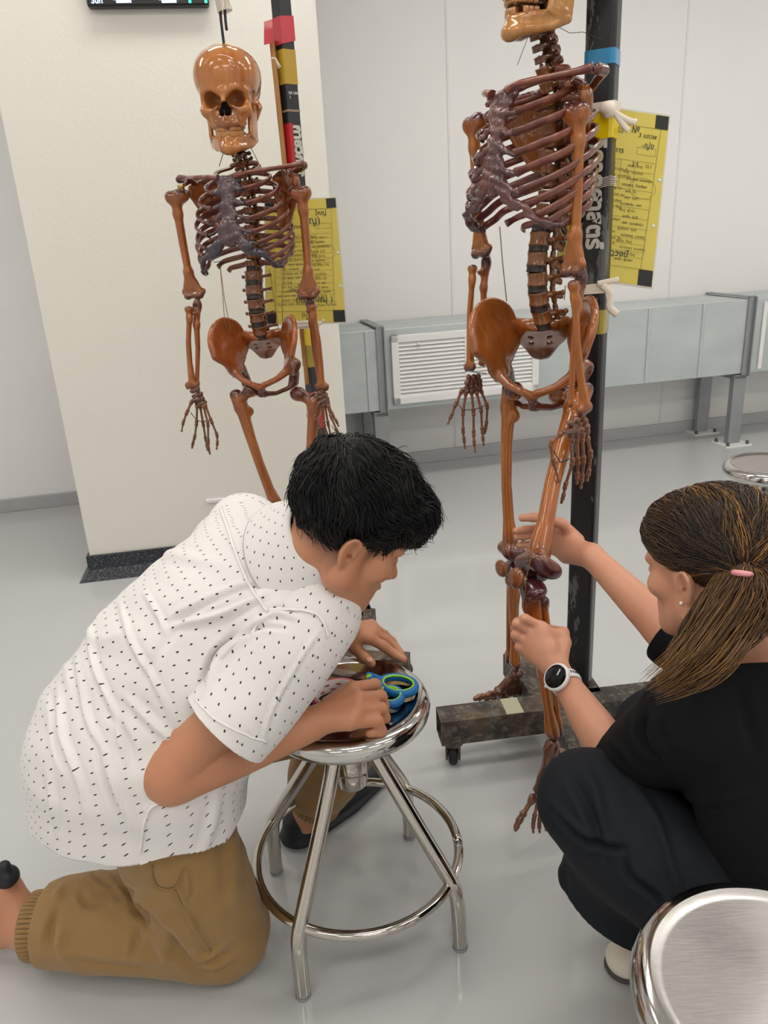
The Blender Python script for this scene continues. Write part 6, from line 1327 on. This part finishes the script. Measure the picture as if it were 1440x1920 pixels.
# watch
wd = unit(wlw-wle); wc_ = lerp(wle, wlw, .915); w_ = empty('watch', wc_); w_.parent = wom; w_.location = Vector(wc_.tolist())-wloc(wom)
dn = unit(P(1040, 1281, 1.20)-wc_); dn = unit(dn-wd*np.dot(dn, wd)); WR = rotm(wd, dn); WM_ = plain('white_silicone', (232, 230, 232), .4, var=.03)
m = MB(); rr = .0285; ks = 1.28; m.tube([wc_+rr*(math.cos(a)*WR[0]*1.05+math.sin(a)*WR[1]*.95) for a in np.linspace(0, 2*PI, 49)], .0105, 12, flat=(dn, .24)); m.build('strap', WM_, w_)
dc = wc_+dn*.0315; D3 = rotm(dn, wd); m = MB(); m.lathe(dc, [(r*ks, z) for r, z in ((0, -.006), (.0185, -.006), (.0212, -.002), (.0212, .003), (.0195, .0055), (.0182, .0058), (0, .0058))], 40, D3); m.lathe(dc+D3[1]*.027, [(0, .003), (.003, .003), (.003, -.001), (0, -.001)], 10, D3); m.build('case', WM_, w_)
m = MB(); m.lathe(dc, [(0, .0066), (.0168*ks, .0066), (.0180*ks, .0058)], 40, D3); m.build('dial', plain('black_glass_dial', (10, 11, 12), .06), w_)
m = MB()
for k in range(5): a = .85+k*.16; c = wc_+(rr+.0024)*(math.cos(a)*WR[0]*1.05+math.sin(a)*WR[1]*.95)*1.0; m.box(c, (.0008, .003, .0014), (unit(np.cross(wd, c-wc_)), wd, unit(c-wc_)))
m.build('strap_slots', M['black'], w_)
# hair: combed cap, half tied, the rest falling over the shoulder
WHs = Sculpt(); h = HW; e = lambda c, r, k=.02, mode='+': WHs.ell(h(*c), np.array(r)*h.k, h.R, k=k, mode=mode)
e((0, -.020, .056), (.084, .104, .085), 0); e((0, .05, .070), (.066, .052, .048), .03); e((0, -.085, .03), (.055, .045, .05), .03); e((0, .128, -.030), (.092, .050, .090), .02, '-'); e((.075, .058, -.03), (.036, .040, .05), .014, '-'); e((0, .05, -.11), (.2, .2, .085), .03, '-')
for sx in (-1, 1): e((sx*.092, .0, -.022), (.026, .034, .040), .01, '-')
v, f = WHs.surf(.004, 1); n = vnormals(v, f); me = mesh_np('hair', v, f); attr(me, 'tone', .12+.1*wob(v[:, 0], v[:, 1], v[:, 2], 60, 8)); wh_ = wchild('hair', me, M['hair_w'])
rng = np.random.default_rng(9); near = Near(v, n); tie = near(P(1392, 1078, .93))[0]
def wfield(q): return unit(tie-q)+.10*np.array([math.sin(70*q[0]+40*q[2]), 0, math.sin(60*q[1]+50*q[2])])
idx = [i for i in rng.choice(len(v), 3800)]
paths = comb(v, n, near, idx, wfield, 9, .0115, .0035, rng, .35, 0)
fr_ = np.array([h.loc(p[:1])[0] for p in paths]); tone = np.clip(.12+.16*rng.normal(size=len(paths))+.75*np.array([max(0, math.sin(95*q[0]+55*q[2]+30*q[1]))**5 for q in fr_])+.25*np.clip((fr_[:, 1]-.02)/.06, 0, 1), 0, 1)
strands('hair_strands', paths, rng.uniform(.0006, .0011, len(paths)), tone, M['hair_w'], wh_)['kind'] = 'stuff'
tails = [([(1396, 1078, .925), (1385, 1130, .90), (1350, 1190, .87), (1300, 1250, .85), (1232, 1290, .86)], .030, 900, .62), ([(1330, 1120, .95), (1318, 1170, .91), (1290, 1220, .88), (1262, 1262, .87)], .020, 500, .5),
         ([(1400, 1085, .93), (1405, 1125, .90), (1380, 1170, .88), (1335, 1222, .86)], .030, 700, .5), ([(1405, 1080, .94), (1428, 1110, .92), (1440, 1140, .91), (1446, 1175, .91)], .030, 600, .45), ([(1360, 1090, .94), (1345, 1150, .90), (1315, 1210, .87), (1275, 1250, .86)], .026, 700, .55), ([(1415, 1075, .95), (1460, 1105, .93), (1480, 1150, .93), (1490, 1180, .93)], .03, 400, .4)]
allp, allt, allr = [], [], []
for gp, R_, cnt, tn in tails:
    g = np.array(smooth_path([P(*q) for q in gp], 4)); n_ = 14; g = np.array([[np.interp(t, np.linspace(0, 1, len(g)), g[:, k]) for k in range(3)] for t in np.linspace(0, 1, n_)])
    for _ in range(cnt):
        o = rng.normal(size=3)*.5; o = o/max(1, np.linalg.norm(o)/1.1); prof = R_*(.35+.75*np.sin(np.linspace(.15, 2.6, n_))); ln = rng.uniform(.72, 1.0); tt = np.linspace(0, ln, n_); gg = np.array([[np.interp(t, np.linspace(0, 1, n_), g[:, k]) for k in range(3)] for t in tt])
        w = .002*np.sin(np.linspace(0, 5, n_)+rng.uniform(0, 6))[:, None]*rng.normal(size=3); allp.append(gg+prof[:, None]*o+w); allt.append(np.clip(tn*rng.uniform(.55, 1.1)+.25*(rng.uniform() > .85), 0, 1)); allr.append(rng.uniform(.0006, .0011))
strands('hair_lengths', allp, allr, allt, M['hair_w'], wh_)['kind'] = 'stuff'
m = MB(); ts = P(1392, 1076, .915); m.lathe(ts, [(.011, -.004), (.014, -.002), (.014, .002), (.011, .004)], 16, rotm(P(1385, 1130, .90)-ts)); m.build('hair_tie', plain('pink_hair_tie', (226, 150, 160), .5), wh_)
m = MB(); p0 = near(P(1282, 1124, 1.0))[0]; ep = HW(.0815, .0, -.029); m.lathe(ep, [(0, .003), (.0022, .002), (.003, 0), (.0022, -.002), (0, -.003)], 12); m.build('earring', plain('pearl_stud', (236, 232, 224), .2), wom)
# ================================================================ things on the middle stool
ZS = SH+.0005
sg = lambda px, py, h=.006: G(px, py, ZS+h+.0008)
sc = empty('scissors', sg(690, 1268, 0), 'blue and lime handled scissors lying open on the middle steel stool', 'scissors')
SBL = plain('scissor_blue_rubber', (20, 112, 180), .45, var=.06); SLI = plain('scissor_lime_rubber', (150, 214, 40), .45, var=.05); SST = m_chrome('scissor_steel', .16, (190, 192, 196))
for pts, h in (([(694, 1266), (688, 1274), (640, 1263), (585, 1243), (640, 1256)], .004), ([(694, 1272), (686, 1276), (640, 1269), (588, 1252), (645, 1262)], .0065)):
    m = MB(); m.prism([sg(x, y, h) for x, y in pts], (0, 0, 1), .0018); m.build('blade', SST, sc)
def loop(cx, cy, a, b, rot, stem, h):
    pts = []
    for t in np.linspace(0, 2*PI, 40):
        x, y = a*math.cos(t)*(1-.10*math.sin(t)), b*math.sin(t); pts.append(sg(cx+x*math.cos(rot)-y*math.sin(rot), cy+x*math.sin(rot)+y*math.cos(rot), h))
    m = MB(); m.tube(pts, .0056, 10, flat=((0, 0, 1), 1.45), cap=False); m.tube(smooth_path([sg(x, y, h) for x, y in stem], 5), [.0062+.0012*k/10 for k in range(5*(len(stem)-1)+1)], 10, flat=((0, 0, 1), 1.2)); hd = m.build('handle', SBL, sc)
    inn = [lerp(p, np.mean(pts, 0), .13)+V3(0, 0, .0055) for p in pts]; m = MB(); m.tube(inn, .0022, 8, cap=False); m.build('grip_rim', SLI, hd)
loop(747, 1286, 33, 16, .12, [(689, 1266), (702, 1271), (716, 1277)], .010); loop(732, 1306, 22, 15, .10, [(692, 1272), (704, 1282), (713, 1292)], .0095)
m = MB(); m.lathe(sg(692, 1267, .0155), [(0, .0016), (.0055, .0012), (.0068, -.002), (.0068, -.006)], 20); m.build('pivot_cap', SLI, sc)
tc = G(630, 1298, ZS+.022); tr = .047; tp = empty('tape_roll', V3(tc[0], tc[1], ZS), 'red adhesive tape roll with a printed white core under the right fist', 'tape roll'); tb = V3(tc[0], tc[1], ZS)
m = MB(); m.lathe(tb, [(tr-.007, .001), (tr, .001), (tr, .0235), (tr-.007, .0235), (tr-.007, .001)], 56); m.build('tape', m_film('red_clear_tape', (214, 120, 124), .2), tp)
m = MB(); m.lathe(tb, [(tr-.0095, .0005), (tr-.0072, .0005), (tr-.0072, .024), (tr-.0095, .024), (tr-.0095, .0005)], 56); core = m.build('core', plain('white_card_core', (226, 216, 210), .6, var=.03), tp)
rr_ = tr-.0097
for k in range(9):
    a = math.radians(35+k*17); d = V3(math.cos(a), math.sin(a), 0); t = V3(math.sin(a), -math.cos(a), 0)
    for row in range(2): text_mesh('core_print', 'Delta', .0062, tb+d*rr_+V3(0, 0, .004+.010*row)-t*.007, t, (0, 0, 1), plain('red_print', (176, 40, 50), .6) if 'redprint' not in M else M['redprint'], core, .0002, bold=.0002) if (k+row) % 2 == 0 else None
s = Sculpt(); pc = G(566, 1316, ZS+.010)
s.ell(pc, (.026, .022, .009), k=0).ell(pc+V3(-.018, -.010, .002), (.018, .014, .010), k=.01); s.disp(lambda X, Y, Z: .004*wob(X, Y, Z, 150, 77)); s.clip(lambda X, Y, Z: ZS-Z); bp = put('packet', s.mesh('packet', .0022), plain('blue_plastic_film', (30, 70, 150), .3)); add_props(bp, 'crumpled blue plastic packet on the stool edge behind the forearm', 'packet')
make_camera()
w = bpy.data.worlds.new('world'); SC.world = w; w.use_nodes = True
w.node_tree.nodes['Background'].inputs[0].default_value = (.8, .85, .9, 1); w.node_tree.nodes['Background'].inputs[1].default_value = 0.0
SC.view_settings.view_transform = 'Standard'; SC.view_settings.look = 'None'; SC.view_settings.gamma = 1.0; SC.view_settings.use_curve_mapping = False
SC.view_settings.exposure = EXPO
SC.cycles.use_denoising = True; SC.cycles.max_bounces = 8; SC.cycles.diffuse_bounces = 4; SC.cycles.glossy_bounces = 5
SC.cycles.sample_clamp_indirect = 6.0; SC.cycles.caustics_reflective = False; SC.cycles.caustics_refractive = False
